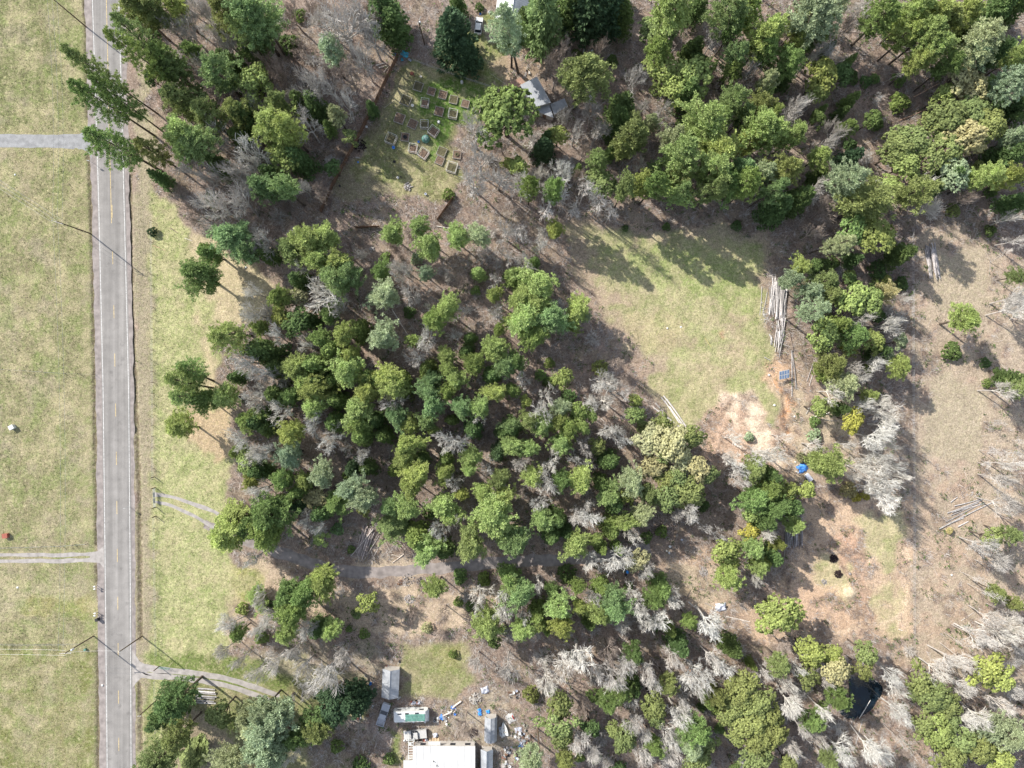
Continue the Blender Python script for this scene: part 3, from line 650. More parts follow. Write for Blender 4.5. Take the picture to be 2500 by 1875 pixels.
def talls(reg, s_, kind='T', tip=0.0):
    for q in s_.split():
        bx, by, tx, ty, w, t = q.split(','); dl = math.hypot(float(bx) - float(tx), float(by) - float(ty)); f_ = 1 - min(.5, tip * float(w) / dl); tx = float(bx) + (float(tx) - float(bx)) * f_; ty = float(by) + (float(ty) - float(by)) * f_; B_ = np.array(src(reg, float(bx), float(by))); T_ = np.array(src(reg, float(tx), float(ty)))
        rb = np.hypot(B_[0] - 1250, B_[1] - 937.5); rt = np.hypot(T_[0] - 1250, T_[1] - 937.5); h = H * (1 - rb / rt); h = min(32, max(5, h))
        kd = 'P' if kind == 'T' and h < 17 else kind; 
        b = np.array(W(*B_)); tp = np.array(W(*T_, h)); mid = (B_ * .3 + T_ * .7)
        plant(kd, b[0], b[1], float(w) / 2 / Z * S * (.86 if kd == 'T' else 1.0), h, t, tilt=((tp[0] - b[0]) / h * .8, (tp[1] - b[1]) / h * .8), pix=tuple(mid))
# ================================================================ WHERE THE TREES STAND  (x,y,radius,kind,tint read off each enlarged region)
talls('A1', '1450,600,945,115,240,b 1620,800,880,280,230,g 1330,960,515,390,200,o 1310,1150,590,700,250,g 1440,1160,760,650,200,g 1370,1450,725,1120,300,g 1560,1460,1140,1180,220,o 2300,560,1900,130,150,b')
trees('A1', '1150,60,120,P,o 1300,80,130,P,o 1480,60,90,P,y 1650,20,90,B,a 1560,230,130,B,a 1420,180,100,B,a 1860,260,140,B,a 1650,440,80,P,g 1700,540,100,B,a 1380,500,130,P,g 1950,560,90,F,d 1850,620,140,P,b 2130,150,160,P,b 1900,80,130,P,o 2110,330,120,F,d 1450,600,110,P,b 1960,700,75,B,w 2130,690,140,M,y 1500,830,120,P,o 1640,860,140,M,o 1720,960,110,P,o 1990,950,100,P,o 2090,1010,110,F,d 1850,1110,140,B,a 2080,1280,170,B,w 2140,880,90,B,a 1560,1130,150,P,l 1650,1230,140,P,b 1600,1400,150,B,a 1760,1480,130,B,a 1950,1460,150,B,a 2120,1500,130,B,a 1350,1500,60,F,d 1850,1400,80,F,d 1300,300,60,S,d 1450,900,80,B,n 1900,360,90,B,a 1780,760,70,W,n 2000,1150,70,P,d 1740,60,80,B,a')
trees('A2', '60,170,150,P,b 60,690,90,M,y 700,200,240,B,a 900,120,130,B,a 560,130,120,B,a 1020,60,120,B,n 300,80,120,B,n 650,450,100,P,p 80,480,90,B,n 200,580,110,B,n 480,700,150,B,a 320,800,90,B,a 620,700,130,B,a 750,850,130,B,a 790,640,120,B,n 990,300,130,B,a 290,360,80,S,d 220,860,80,P,o 150,1050,130,P,l 290,1090,120,P,l 250,1300,130,M,y 430,1050,120,B,a 400,880,90,F,d 520,900,100,F,d 380,1350,100,F,d 60,1350,130,B,w 60,1570,110,P,b 270,1600,100,P,b 390,1580,70,B,w 150,1480,80,F,d 690,960,70,P,p 1680,300,170,F,k 1790,470,110,F,k 2130,930,220,M,g 1100,100,140,F,d 1190,230,100,F,d 1720,30,60,F,d 1850,1080,140,B,a 1900,1350,120,B,a 1850,1500,130,B,a 2050,1480,120,B,a 2100,1200,90,B,n 2170,1390,60,M,y 1640,1640,50,S,g 560,1600,90,B,n 1900,60,40,S,d 480,60,80,B,n 760,1300,60,W,n')
talls('A2', '2230,620,2080,60,300,p')
talls('A2', '1010,700,860,360,210,a', 'B')
trees('A3', '290,150,190,F,b 130,200,80,F,d 30,350,110,P,g 700,100,170,F,k 860,60,150,F,k 520,60,120,F,d 960,150,90,F,d 1350,100,180,P,y 1290,260,150,M,o 1250,430,100,P,g 1320,590,150,M,y 1580,630,170,M,y 1400,740,120,M,y 1500,800,100,F,d 610,640,180,P,o 440,480,130,B,n 400,600,90,B,n 790,380,90,B,n 880,510,50,S,d 1080,640,110,B,a 960,920,115,F,d 960,1010,80,P,d 1080,1140,140,P,o 1000,1250,90,P,o 430,1130,75,M,l 300,1260,80,F,k 330,1180,60,F,d 460,1440,125,B,w 280,1450,80,B,w 110,1590,110,B,w 300,1600,70,B,w 570,1110,90,B,a 750,1090,100,B,a 720,940,90,B,a 480,970,80,B,a 640,1260,80,B,n 760,1380,80,P,b 1130,900,80,B,a 1320,940,110,B,a 1200,1030,60,P,p 1420,1160,90,P,p 1470,1290,150,P,l 1450,1470,120,P,o 1780,1290,140,P,l 1720,1440,140,P,l 1850,1550,120,P,g 1700,1030,150,P,l 1820,980,80,P,l 1620,1140,90,P,l 1900,870,110,P,b 1990,970,90,P,b 2120,920,110,P,o 2130,1070,130,P,y 2060,1180,100,P,y 2190,740,80,M,l 2150,320,130,P,y 2150,460,90,P,g 1880,90,140,P,b 2010,80,110,P,g 1880,250,80,P,g 1750,300,90,B,a 1870,350,80,B,n 1890,590,80,P,g 1940,470,90,P,b 2050,610,100,B,a 1920,740,80,B,n 1600,60,80,F,d 800,1540,110,M,o 1130,1560,110,P,y 1290,1530,70,M,y 960,1580,80,B,a 720,1620,70,B,w 1450,1620,110,M,l 1260,1430,60,P,b 1140,1370,70,B,a 1950,1430,110,P,b 2020,1590,90,P,y 2150,1480,100,P,p 600,1520,80,B,n 90,1400,80,M,y 1560,420,80,F,d 1660,880,80,W,n 870,770,70,W,n 1250,1180,60,W,n 880,1130,60,F,d')
trees('A4', '60,280,110,P,l 30,440,90,P,g 400,130,170,P,p 300,210,90,P,o 320,330,80,P,y 580,60,110,P,p 510,180,90,P,g 540,390,90,B,a 410,500,70,B,w 240,530,110,P,g 190,630,80,F,d 530,620,120,M,y 480,750,90,M,y 50,690,70,P,p 290,900,120,B,a 760,650,60,S,d 870,80,100,B,a 740,200,90,B,n 1020,120,140,P,g 1300,90,120,P,l 1450,130,130,P,l 1380,280,120,P,y 1230,290,100,P,y 1070,280,50,S,y 1560,200,100,P,o 1720,90,100,P,l 1950,100,120,F,d 2100,60,110,F,d 1850,330,140,P,p 1770,460,110,P,p 1450,430,120,P,l 1320,520,100,P,l 1570,560,90,P,g 1980,450,90,P,d 1700,630,130,M,t 1800,730,120,M,t 1960,770,110,M,l 2080,690,120,P,p 1560,780,80,M,l 2180,450,90,P,l 1170,860,85,S,g 1160,670,60,S,g 1600,980,150,M,o 1790,940,140,M,o 1930,1050,140,M,o 1480,1030,110,M,o 1740,1130,150,M,t 1600,1240,130,M,o 1300,1190,140,M,o 1160,1260,130,M,o 1450,1330,120,M,o 1230,1380,110,M,l 80,960,80,P,y 60,1110,130,P,y 270,1140,100,P,y 470,1320,85,P,y 210,1420,120,P,o 40,1440,80,P,p 480,1590,110,B,a 720,1540,130,P,p 700,1080,65,P,g 620,1100,90,B,a 560,1200,100,B,a 400,1110,80,B,n 740,1340,80,F,k 1300,1620,130,P,o 1100,1580,100,M,l 1650,1450,130,M,p 1880,1500,100,P,l 1540,1500,80,F,d 2150,1150,80,P,p 2100,1500,90,P,y 1400,1530,80,B,w 960,1560,70,B,w 2050,1330,110,F,d 2150,900,80,F,d 1700,300,70,F,d 1150,150,60,F,d 420,330,60,F,d')
talls('A4', '1040,690,1260,570,70,a 1345,690,1460,590,60,a 930,930,985,760,60,w 880,1415,892,1200,50,w', 'D')
trees('B1', '1800,100,170,B,a 2000,80,150,B,a 1620,160,100,B,n 1950,370,160,P,b 2080,500,110,P,b 1740,330,60,B,a 2110,330,80,B,w 2150,450,80,B,a 2120,840,100,B,w 2110,1020,110,B,w 2050,1430,130,B,w 2150,1540,130,B,w 2180,1330,80,F,d 2000,1560,60,F,d 1280,330,40,S,k 1740,470,50,P,g')
talls('B1', '1840,770,1600,620,300,g 1900,570,1700,480,190,g 2130,1210,1800,1215,290,l 1800,1590,1500,1430,240,g 1800,1650,1420,1540,230,l')
trees('B2', '60,400,130,B,a 120,530,70,F,d 310,460,105,P,b 320,350,60,B,a 480,400,120,P,l 600,370,120,P,l 560,560,105,P,y 720,590,120,P,l 660,740,125,P,b 770,710,110,P,b 410,630,80,B,w 380,740,75,F,d 200,880,85,P,g 360,880,75,M,t 600,870,180,B,w 710,960,90,B,a 640,1040,85,P,g 220,1030,85,M,y 360,1090,115,M,d 50,1130,70,P,g 180,1180,90,B,w 430,1310,100,B,w 270,1320,50,S,b 80,1350,100,F,d 560,1250,85,P,g 760,1210,90,P,y 890,1170,80,F,g 1095,1230,115,P,p 1120,850,120,P,p 1070,680,80,P,g 1190,620,60,B,w 1280,640,70,B,w 1200,700,70,B,w 1320,840,100,B,a 1310,1010,52,S,d 1110,540,40,S,g 1150,440,50,W,n 900,520,55,B,a 880,420,45,W,n 1170,350,90,P,l 1390,310,80,P,b 1490,440,105,P,l 1720,380,95,P,l 1910,380,90,P,p 1370,560,50,S,p 1450,690,60,P,p 1895,680,50,F,l 1870,830,42,S,g 2020,870,65,P,l 2050,720,80,B,a 1640,690,55,B,a 2130,330,100,B,a 2140,540,70,B,a 1770,740,70,B,n 1620,980,95,P,l 1510,1080,105,P,g 1480,960,50,B,w 1350,1250,70,M,g 1470,1220,100,B,w 1700,1210,75,B,w 1820,1230,48,F,g 1780,1000,60,B,a 2040,1010,80,B,a 2160,1090,60,M,l 2060,1150,55,P,g 2020,1300,105,P,y 1870,1450,95,P,g 2130,1450,85,P,b 2010,1540,75,F,d 1620,1360,75,P,l 1650,1490,70,P,y 1690,1590,85,P,l 1460,1490,65,F,g 1500,1590,80,P,b 1370,1390,100,B,a 660,1330,95,F,g 820,1380,85,P,y 370,1470,105,P,l 520,1450,100,F,g 430,1600,100,P,y 800,1500,120,P,l 960,1570,85,P,g 1140,1570,105,P,l 1250,1620,80,F,g 200,1480,85,F,d 110,1530,110,B,a 250,1620,80,B,a 1240,560,40,W,n 1550,860,40,W,n 960,860,40,W,n 1000,1000,50,W,n 1780,880,45,W,n 560,1590,90,F,d 480,1080,60,F,d 100,1030,80,B,a 680,1590,70,F,g')
trees('B3', '290,340,60,B,w 290,440,70,B,w 80,330,100,B,a 410,310,70,P,y 150,620,90,B,a 220,590,45,F,g 60,710,80,F,g 280,780,140,P,l 110,900,105,P,l 240,940,120,P,l 350,1050,125,P,b 130,1090,130,P,l 250,1210,105,P,g 570,1010,105,P,l 520,1110,65,P,g 650,1060,42,P,p 50,1440,80,P,g 350,1440,45,S,g 470,1560,75,M,y 370,1600,50,S,g 780,1480,70,S,o 780,1590,120,B,w 880,1610,80,B,w 110,1580,80,B,w 1000,1560,60,W,n 330,1600,40,S,d 990,300,30,S,d 1340,290,35,S,d 1930,280,45,S,d 940,1430,60,B,n')
trees('B4', '900,90,190,P,o 300,60,110,F,d 560,130,100,B,n 120,130,110,F,d 780,290,130,M,g 970,340,150,M,y 600,590,58,S,g 980,650,80,S,d 1170,520,75,F,d 340,640,75,P,l 270,740,75,P,p 560,740,100,P,o 590,860,80,P,o 740,700,55,S,y 960,750,35,S,y 1060,750,50,S,y 1180,770,60,S,d 1050,850,80,P,t 780,900,130,M,y 930,900,110,M,y 900,990,90,M,g 430,830,85,P,p 540,1190,130,M,y 620,1120,90,F,g 780,1190,100,P,g 750,1300,60,P,y 960,1260,90,M,y 980,1340,70,F,d 1110,1110,110,B,w 1180,1260,60,M,p 1200,880,70,B,w 850,1050,90,B,a 620,1450,100,P,o 560,1520,65,F,g 820,1480,80,B,a 980,1440,90,B,w 900,1480,40,S,y 1160,1450,85,P,y 1070,1390,60,M,p 700,1600,110,P,p 660,1610,80,B,w 850,1550,80,B,w 1610,1340,80,S,d 1870,1280,50,W,n 1890,1440,45,S,d 2080,1560,60,F,d 1900,1610,40,S,g 2130,210,70,B,w 1930,320,50,S,d 1420,110,100,B,a 2150,900,90,B,a 2140,1000,90,B,a 2200,380,80,B,a 470,330,80,B,n 2180,700,60,P,o 830,760,70,W,n 1740,60,60,B,n 1620,150,60,S,o 2150,90,80,F,d')
talls('B4', '400,515,850,380,190,p 200,1070,640,930,200,p 1500,1110,1900,1050,230,y', tip=.4)
talls('B4', '1925,590,2120,440,50,a 2010,990,2200,980,60,a', 'D')
trees('C1', '2120,120,110,B,w 1890,110,105,P,l 2080,300,100,P,g 2020,470,120,B,w 2150,580,120,B,w 2080,670,100,M,l 2130,800,70,P,y 2140,900,80,B,w 2120,1190,100,F,d 2120,1480,60,B,w 2190,720,70,F,d 2180,1000,70,B,a 2190,300,90,F,d')
talls('C1', '1750,100,1440,90,220,l 1840,110,1640,110,220,g 1680,355,1440,350,240,l 2090,1160,1900,1080,290,y 2130,1290,1800,1260,300,l')
trees('C2', '60,60,80,B,w 200,70,90,F,d 250,200,140,B,w 320,90,80,P,g 500,40,120,P,y 500,200,95,P,l 310,380,100,P,y 130,360,75,F,d 480,320,100,B,w 620,480,125,B,w 680,320,75,F,g 60,580,130,B,w 300,590,100,P,p 860,200,130,P,l 900,320,90,P,g 780,520,70,B,a 910,420,90,F,g 905,600,70,B,w 830,700,65,F,k 960,700,65,F,d 1140,150,110,B,a 1180,260,100,P,b 1100,430,65,F,d 1330,340,75,P,l 1290,500,95,P,y 1280,590,90,P,l 1400,500,50,P,g 1200,710,70,S,g 1180,30,110,P,l 1480,60,95,P,b 1490,180,95,P,b 1460,300,75,P,b 1640,60,70,P,g 1740,190,85,P,b 1920,180,85,P,l 1510,390,45,P,y 1850,370,75,F,d 1870,270,70,B,w 1660,490,125,B,w 1840,600,85,P,l 1820,720,65,P,l 1960,720,85,B,w 2090,780,80,P,o 2060,570,65,F,k 2180,500,85,P,l 2170,330,75,P,b 2050,60,85,P,l 960,60,110,P,y 1620,620,55,F,g 1390,740,110,P,l 1300,850,100,P,y 1600,730,80,P,y 1670,820,85,B,w 800,890,100,P,p 940,950,110,P,p 570,780,100,P,p 430,790,75,P,y 250,800,95,P,g 380,900,70,F,g 520,960,100,M,t,6.5 660,1010,100,P,g,7 60,880,110,B,w 210,1020,80,F,g 370,1040,60,F,k 560,1080,75,F,d 430,1140,75,B,w 540,1210,75,B,w 560,1300,68,M,y 100,1110,160,P,g 120,1240,130,P,g 700,1220,52,S,b 1150,1170,125,P,b,8 1130,1040,75,P,b 1310,1050,100,P,l 1590,1000,110,P,l 1660,1110,80,P,l 1750,1110,80,B,a 2010,1080,160,P,l 2080,1000,100,P,l 1930,880,80,P,y 1740,920,50,P,y 1550,1230,95,B,w 1370,1280,100,F,g 1480,1410,115,P,l 1840,1370,125,P,o 2150,1290,100,F,b 1610,1390,80,F,d 560,1600,90,P,l 2150,1610,75,F,g 1940,1620,45,S,g 1740,1600,52,S,g 820,1390,35,S,g 700,130,80,F,g 1030,300,70,F,d 1130,830,70,W,n 700,850,60,W,n 2110,400,60,F,d 740,640,50,W,n 1950,430,60,W,n 1280,1180,40,S,d 1420,620,55,F,d 780,770,40,S,g')
trees('C3', '30,40,60,P,g 150,140,50,M,y 310,100,110,B,w 280,230,120,B,w 460,190,75,P,p 600,230,80,M,g 700,150,85,B,w 720,260,50,P,l 180,280,80,P,o 300,340,100,P,l 440,300,75,P,y 510,350,90,P,g 620,360,65,P,l 450,480,85,P,l 40,500,85,P,b 190,540,75,P,l 20,360,75,F,d 860,390,115,B,w 950,440,90,B,w 1080,130,58,M,y 1080,250,78,M,l 830,130,100,B,w 960,60,80,B,a 1140,350,55,S,o 760,520,65,M,o 850,640,78,F,d 590,620,80,B,w 650,520,80,B,a 370,640,85,B,w 720,680,60,B,a 130,670,80,B,a 1310,330,75,M,o 1200,460,130,M,t 1380,500,140,M,t 1540,440,100,M,o 1230,690,105,M,t 1480,640,110,M,t 1590,690,110,M,t 1350,810,105,M,o 1530,900,125,M,o 1360,950,105,M,o 1690,760,80,M,o 1440,790,90,M,o 1300,600,80,M,o 220,780,85,P,l 320,850,110,B,w 440,800,85,P,g 630,810,110,P,l 270,1000,95,B,w 280,1130,95,P,l 410,1130,80,F,g 860,950,95,P,b 1010,950,65,M,y 1060,830,105,P,p 1170,920,80,P,o 1120,1090,85,P,p 1000,1170,85,P,l 680,1010,60,B,w 710,1140,95,B,w 590,1100,80,B,a 870,1210,75,F,g 750,1290,55,P,y 1050,1280,100,B,w 90,1300,110,P,b 370,1260,75,F,d 560,1340,110,P,l 500,1590,80,S,d 690,1470,125,B,w 910,1470,125,B,w 1100,1490,95,M,t 1180,1570,85,B,w 1170,1290,50,S,g 790,1370,55,F,g 930,1380,50,F,g 1540,1090,90,B,w 1440,1080,70,B,a 1700,1230,60,B,a 1780,1290,75,B,a 1840,1400,110,M,y 1870,1500,80,M,y 2040,1250,75,M,Y 2080,1380,85,P,l 2120,1520,80,P,l 1860,1610,100,P,y 1930,470,85,B,w 2040,440,40,S,p 2080,950,120,P,g 2090,1070,85,M,l 2150,1130,90,F,d 2060,730,95,P,o 1950,680,95,B,w 2120,620,100,B,w 1980,800,85,B,a 1860,620,80,B,a 100,900,70,B,n 1300,1240,50,S,g 640,680,40,W,n 790,830,60,F,d 900,1000,70,F,d 490,1240,50,F,d 380,500,40,W,n 1850,1000,60,W,n 1650,1020,50,S,d')
trees('C4', '120,590,105,B,w 30,640,80,B,w 60,760,85,F,d 60,900,95,P,g 90,1050,105,P,g 220,900,75,M,y 380,890,75,M,y 230,1020,85,F,d 290,1180,75,P,l 60,1270,65,B,w 150,1340,55,P,y 560,690,130,P,l 340,610,45,S,t 490,190,75,M,y 570,170,60,M,y 660,200,50,F,d 790,290,85,M,Y 450,310,45,S,g 920,80,65,P,l 650,60,105,B,w 860,180,75,B,w 1000,160,75,B,w 1080,250,105,B,w 1090,350,95,B,w 1010,440,110,B,w 1060,530,90,B,w 1010,620,100,B,w 880,720,90,B,w 1020,720,110,B,w 1150,700,90,B,w 780,760,80,B,w 1050,850,125,B,w 1180,800,90,B,w 1080,970,120,B,w 960,880,90,B,w 880,930,42,S,Y 800,950,40,S,Y 740,890,70,S,t 480,520,90,B,a 750,510,65,B,a 20,1500,50,P,y 80,1440,75,F,d 1960,1300,85,M,o 2100,1250,75,P,o 2100,1020,110,B,a 1920,1370,100,B,a 2010,1450,95,B,a 2130,690,90,B,a 2080,800,80,B,a 2050,50,90,B,a 2150,30,80,P,o 1590,1230,30,S,t 450,430,60,S,p 560,550,60,W,n 200,440,60,B,a')
talls('C4', '1870,310,2060,325,50,a 2105,465,2212,475,50,a 1830,550,2050,560,60,a 1900,570,2230,575,60,a 1815,650,1930,680,50,a 1835,762,2100,840,60,a 1795,1475,2080,1545,70,a 1690,1580,1900,1670,60,a', 'D')
talls('D1', '2070,375,1790,490,200,w', 'B')
talls('D1', '2230,220,2010,160,210,g 1760,1560,1340,1420,380,o 2260,1180,1960,1420,330,p 2080,1300,1880,1230,140,o', tip=.42)
trees('D1', '2170,270,85,B,w 2010,530,65,P,g 2040,320,55,S,y 2150,510,80,B,w 1470,1110,150,P,d 1400,1200,110,F,d 1840,1220,105,M,o 1330,1600,140,P,o 1500,1400,120,P,o 1990,780,80,B,a 2130,880,90,B,a 1960,1610,130,P,p 2080,1200,90,P,p 2160,1500,110,P,p 1880,700,70,B,a')
trees('D2', '280,190,120,P,g 400,180,110,P,g 340,330,125,P,g 570,100,110,P,l 950,270,92,M,y 860,360,42,S,b 120,300,50,S,d 120,400,110,B,w 430,500,95,B,w 260,530,85,P,l 640,500,80,P,l 550,480,70,F,d 930,530,45,S,g 800,490,28,S,g 1550,130,88,P,l 1725,260,42,S,g 1740,60,55,S,g 1940,80,52,S,g 1890,190,105,B,w 1890,300,100,B,w 2120,200,105,B,w 2100,330,105,B,w 1980,450,120,P,l 2180,120,90,P,b 1460,480,50,S,t 1590,390,80,B,n 1560,500,70,W,n 720,180,50,W,a 1330,350,70,W,n 1160,340,55,W,n 1180,200,50,W,n 600,900,170,B,a 400,850,120,B,a 150,800,110,B,a 830,1070,100,F,k 650,1060,100,M,k 660,1190,120,M,k 520,1260,120,M,d 560,1340,100,P,o 200,1220,130,P,p 100,1370,150,P,p 340,1400,90,P,g 150,1550,150,P,p 300,1570,90,B,w 1770,1360,85,B,n 2150,830,100,B,a 450,1050,60,B,a 300,700,90,B,a 740,740,90,B,a 900,1120,80,F,k 1680,700,40,S,g 1600,1640,30,S,g 1880,800,70,B,a 60,560,60,S,g 700,1480,60,S,g 900,1640,70,S,d 1140,1590,50,S,g')
talls('D2', '230,1000,0,1270,190,p')
talls('D2', '400,1060,640,560,160,a 370,1020,280,1150,90,a', 'B')
trees('D3', '90,170,120,P,b 270,120,65,B,w 370,160,52,F,g 430,320,100,P,l 440,440,95,P,y 600,130,60,P,g 600,300,65,P,y 780,130,60,F,g 740,230,85,B,w 880,200,100,P,b 780,370,85,P,l 900,340,105,P,b 1050,200,90,B,w 1110,340,115,B,w 1170,470,100,B,w 960,460,75,B,w 1300,430,110,B,w 1400,260,75,B,w 1290,140,80,F,g 1250,240,85,P,g 1520,410,65,P,g 1700,430,130,B,w 1020,130,40,S,g 250,340,70,F,g 270,440,65,P,l 110,490,85,P,l 60,290,60,B,w 120,400,70,B,w 2110,80,55,B,w 620,760,160,B,w 740,860,110,B,a 480,850,115,B,a 340,960,110,B,w 200,1040,75,S,o 440,1130,115,M,o 430,1300,130,M,o 470,1410,90,M,o 720,1050,55,S,d 880,900,110,B,a 1000,800,100,B,a 960,1000,90,P,g 860,1110,90,P,g 1250,960,90,B,w 1240,1150,110,M,o 1250,1240,80,M,o 1050,1100,80,B,a 1600,900,140,B,w 1620,1000,90,B,w 1820,830,105,B,w 1720,760,90,B,a 1400,750,90,B,a 1180,860,100,B,a 1350,950,75,P,o 1750,1040,80,P,o 2000,1000,130,M,o 2080,1120,140,M,o 1900,1190,120,M,o 2050,1290,140,M,o 1850,1080,90,M,o 2130,1450,120,M,o 1950,1400,90,M,o 2100,1600,120,M,o 1450,1250,105,B,w 1350,1400,105,B,w 1600,1350,110,P,g 1680,1450,100,M,o 1540,1480,110,P,p 1600,1610,110,M,o 1000,1420,100,M,o 900,1350,70,M,o 1090,1290,100,B,a 1150,1550,95,B,a 1380,1570,95,B,a 600,1450,95,B,a 700,1330,75,M,d 750,1540,80,B,a 1230,1470,75,P,g 200,1600,110,P,p 480,1600,75,P,o 1500,1120,90,B,a 1060,970,60,F,d 1180,1380,60,B,a 1440,620,90,F,d 1080,690,80,P,d 860,690,90,B,n 1880,640,70,F,d 640,1170,70,B,n')
trees('D4', '180,370,160,M,y 420,690,115,M,y 620,730,90,M,y 890,700,95,M,o 860,830,85,M,o 640,850,110,M,t 400,900,100,M,o 150,760,90,P,o 640,1060,90,P,d 300,850,85,B,w 60,870,80,B,a 230,960,95,B,w 560,940,60,B,a 280,1130,95,B,w 540,1210,80,B,w 400,1260,90,P,g 60,1250,110,M,o 100,1400,105,M,o 1120,870,115,B,w 1180,1010,80,B,w 1350,950,120,M,o 1450,1060,140,M,o 1570,1160,120,M,o 1600,1280,90,M,o 1850,560,95,B,a 1900,850,140,M,y 2050,920,100,M,y 1650,780,100,B,a 1550,880,110,B,w 1750,1000,90,B,w 1370,1310,100,M,o 1510,1370,130,M,y 1680,1440,130,M,o 1850,1510,120,M,o 2020,1590,120,M,y 1600,1600,130,M,o 2100,1370,120,P,p 1920,1330,90,P,p 1200,1230,85,B,w 1860,1230,100,B,w 2050,1130,90,B,a 2130,1000,80,B,a 950,1500,100,B,w 700,1560,100,B,w 1050,1570,95,B,w 500,1420,85,B,a 350,1340,85,B,a 2150,500,90,B,w 2050,550,90,B,w 1980,400,90,B,a 2110,260,60,P,o 1970,160,60,P,o 1740,1250,80,B,w 260,1520,90,B,a 560,1600,70,P,o 840,1560,70,W,n 200,650,70,B,n')
talls('D4', '1605,450,2000,640,60,a 1535,515,1750,640,50,a 1885,265,2230,400,60,a 1730,100,2030,240,50,a 1500,600,1810,840,60,a 1400,760,1800,1030,60,a 1015,1280,1260,1520,60,a 1010,1100,1260,1260,60,a 750,790,560,600,50,a 1060,1070,1230,1200,50,a 620,1000,440,810,50,w', 'D')
# the tall row above the clearing whose shadows reach across the grass
for x_, y_, r_, h_, t_ in ((1290, 500, 2.2, 17, 'g'), (1345, 512, 2.4, 18, 'g'), (1500, 508, 2.6, 17, 'o'), (1560, 500, 2.8, 18, 'g'), (1625, 512, 2.2, 16, 'b'), (1700, 505, 2.6, 17, 'o'), (1765, 490, 2.8, 18, 'g'), (1830, 505, 2.4, 17, 'b')):
    plant('P', *W(x_, y_), r_, h_ + 4.5, t_, pix=(x_, y_))
for x_, y_, h_ in ((1330, 545, 17), (1362, 520, 20), (1390, 540, 15), (1412, 505, 21), (1445, 530, 18), (1478, 545, 14)): plant('D', *W(x_, y_), 1.5, h_, 'a', pix=(x_, y_))
# trees standing just outside the frame, whose shade and tips reach in
for x_, y_, k_, r_, t_ in ((2560, 100, 'P', 3, 'o'), (2570, 380, 'M', 4, 'o'), (2560, 1760, 'M', 4, 'o'), (2570, 1540, 'B', 3, 'a'), (1900, -60, 'P', 3, 'g'), (1500, -60, 'F', 3, 'd'), (500, -60, 'P', 3, 'g'), (2300, -60, 'P', 3, 'o'), (1700, 1940, 'M', 3, 'o'), (2200, 1940, 'B', 3, 'a')):
    h_ = HT[k_](r_); plant(k_, *W(x_, y_, h_ * .8), r_, h_, t_, pix=(x_, y_))

# the darker low growth between the crowns
def fill(n, polys, kinds, seed, gap=.75):
    r = random.Random(seed); k = 0; tries = 0
    while k < n and tries < 20000:
        tries += 1; poly = r.choice(polys); xs_ = [q[0] for q in poly]; ys_ = [q[1] for q in poly]; X0 = r.uniform(min(xs_), max(xs_)); Y0 = r.uniform(min(ys_), max(ys_))
        if not inpoly(np.array([X0]), np.array([Y0]), poly)[0]: continue
        kind, tint, rm = r.choice(kinds); rm *= r.uniform(.8, 1.2); h = HT[kind](rm); x, y = W(X0, Y0, h * .5)
        if any((x - a) ** 2 + (y - b) ** 2 < ((rm + q * .9) * gap) ** 2 for a, b, q, _, _ in TREES): continue
        if math.hypot(X0 - 2105, Y0 - 1705) < 85: continue
        if segdist(np.array([X0]), np.array([Y0]), DRIVE)[0] < 30: continue
        plant(kind, x, y, rm, h, tint, pix=(X0, Y0)); k += 1
WOOD1 = [(600, 820), (1060, 760), (1300, 880), (1560, 960), (1500, 1060), (1450, 1330), (1250, 1390), (880, 1240), (700, 1280), (570, 1100), (570, 900)]
WOOD2 = [(1400, 40), (2500, 0), (2500, 480), (2250, 540), (1500, 520), (1300, 440), (1360, 330)]
WOOD3 = [(350, 0), (840, 0), (900, 80), (960, 180), (790, 480), (600, 620), (420, 470), (380, 250)]
WOOD4 = [(1320, 1590), (2150, 1590), (2120, 1875), (1400, 1875)]
WOOD5 = [(1130, 1440), (1560, 1430), (1640, 1540), (1120, 1560)]
WOOD6 = [(1960, 600), (2200, 620), (2200, 900), (1960, 850)]
fill(95, [WOOD1, WOOD2, WOOD2, WOOD3, WOOD4, WOOD5, WOOD6], [('F', 'd', 1.7), ('M', 'o', 2.1), ('M', 'd', 1.9), ('S', 'd', 1.6), ('S', 'g', 1.4), ('F', 'g', 1.6), ('M', 'd', 2.3)], 3)
fill(130, [WOOD1, WOOD2, WOOD3, WOOD3, WOOD4, WOOD4, WOOD5, WOOD6, [(1000, 560), (1400, 560), (1420, 700), (1560, 880), (1200, 800), (880, 640)], [(2150, 1600), (2500, 1480), (2500, 1875), (2200, 1875)]], [('W', 'a', 1.9), ('W', 'n', 2.2), ('W', 'n', 1.7), ('W', 'a', 1.5)], 4, .6)
fill(60, [WOOD3, WOOD4, WOOD5, [(1180, 330), (1400, 300), (1500, 470), (1180, 520)]], [('W', 'a', 2.4), ('W', 'n', 2.6), ('W', 'a', 2.0)], 6, .55)
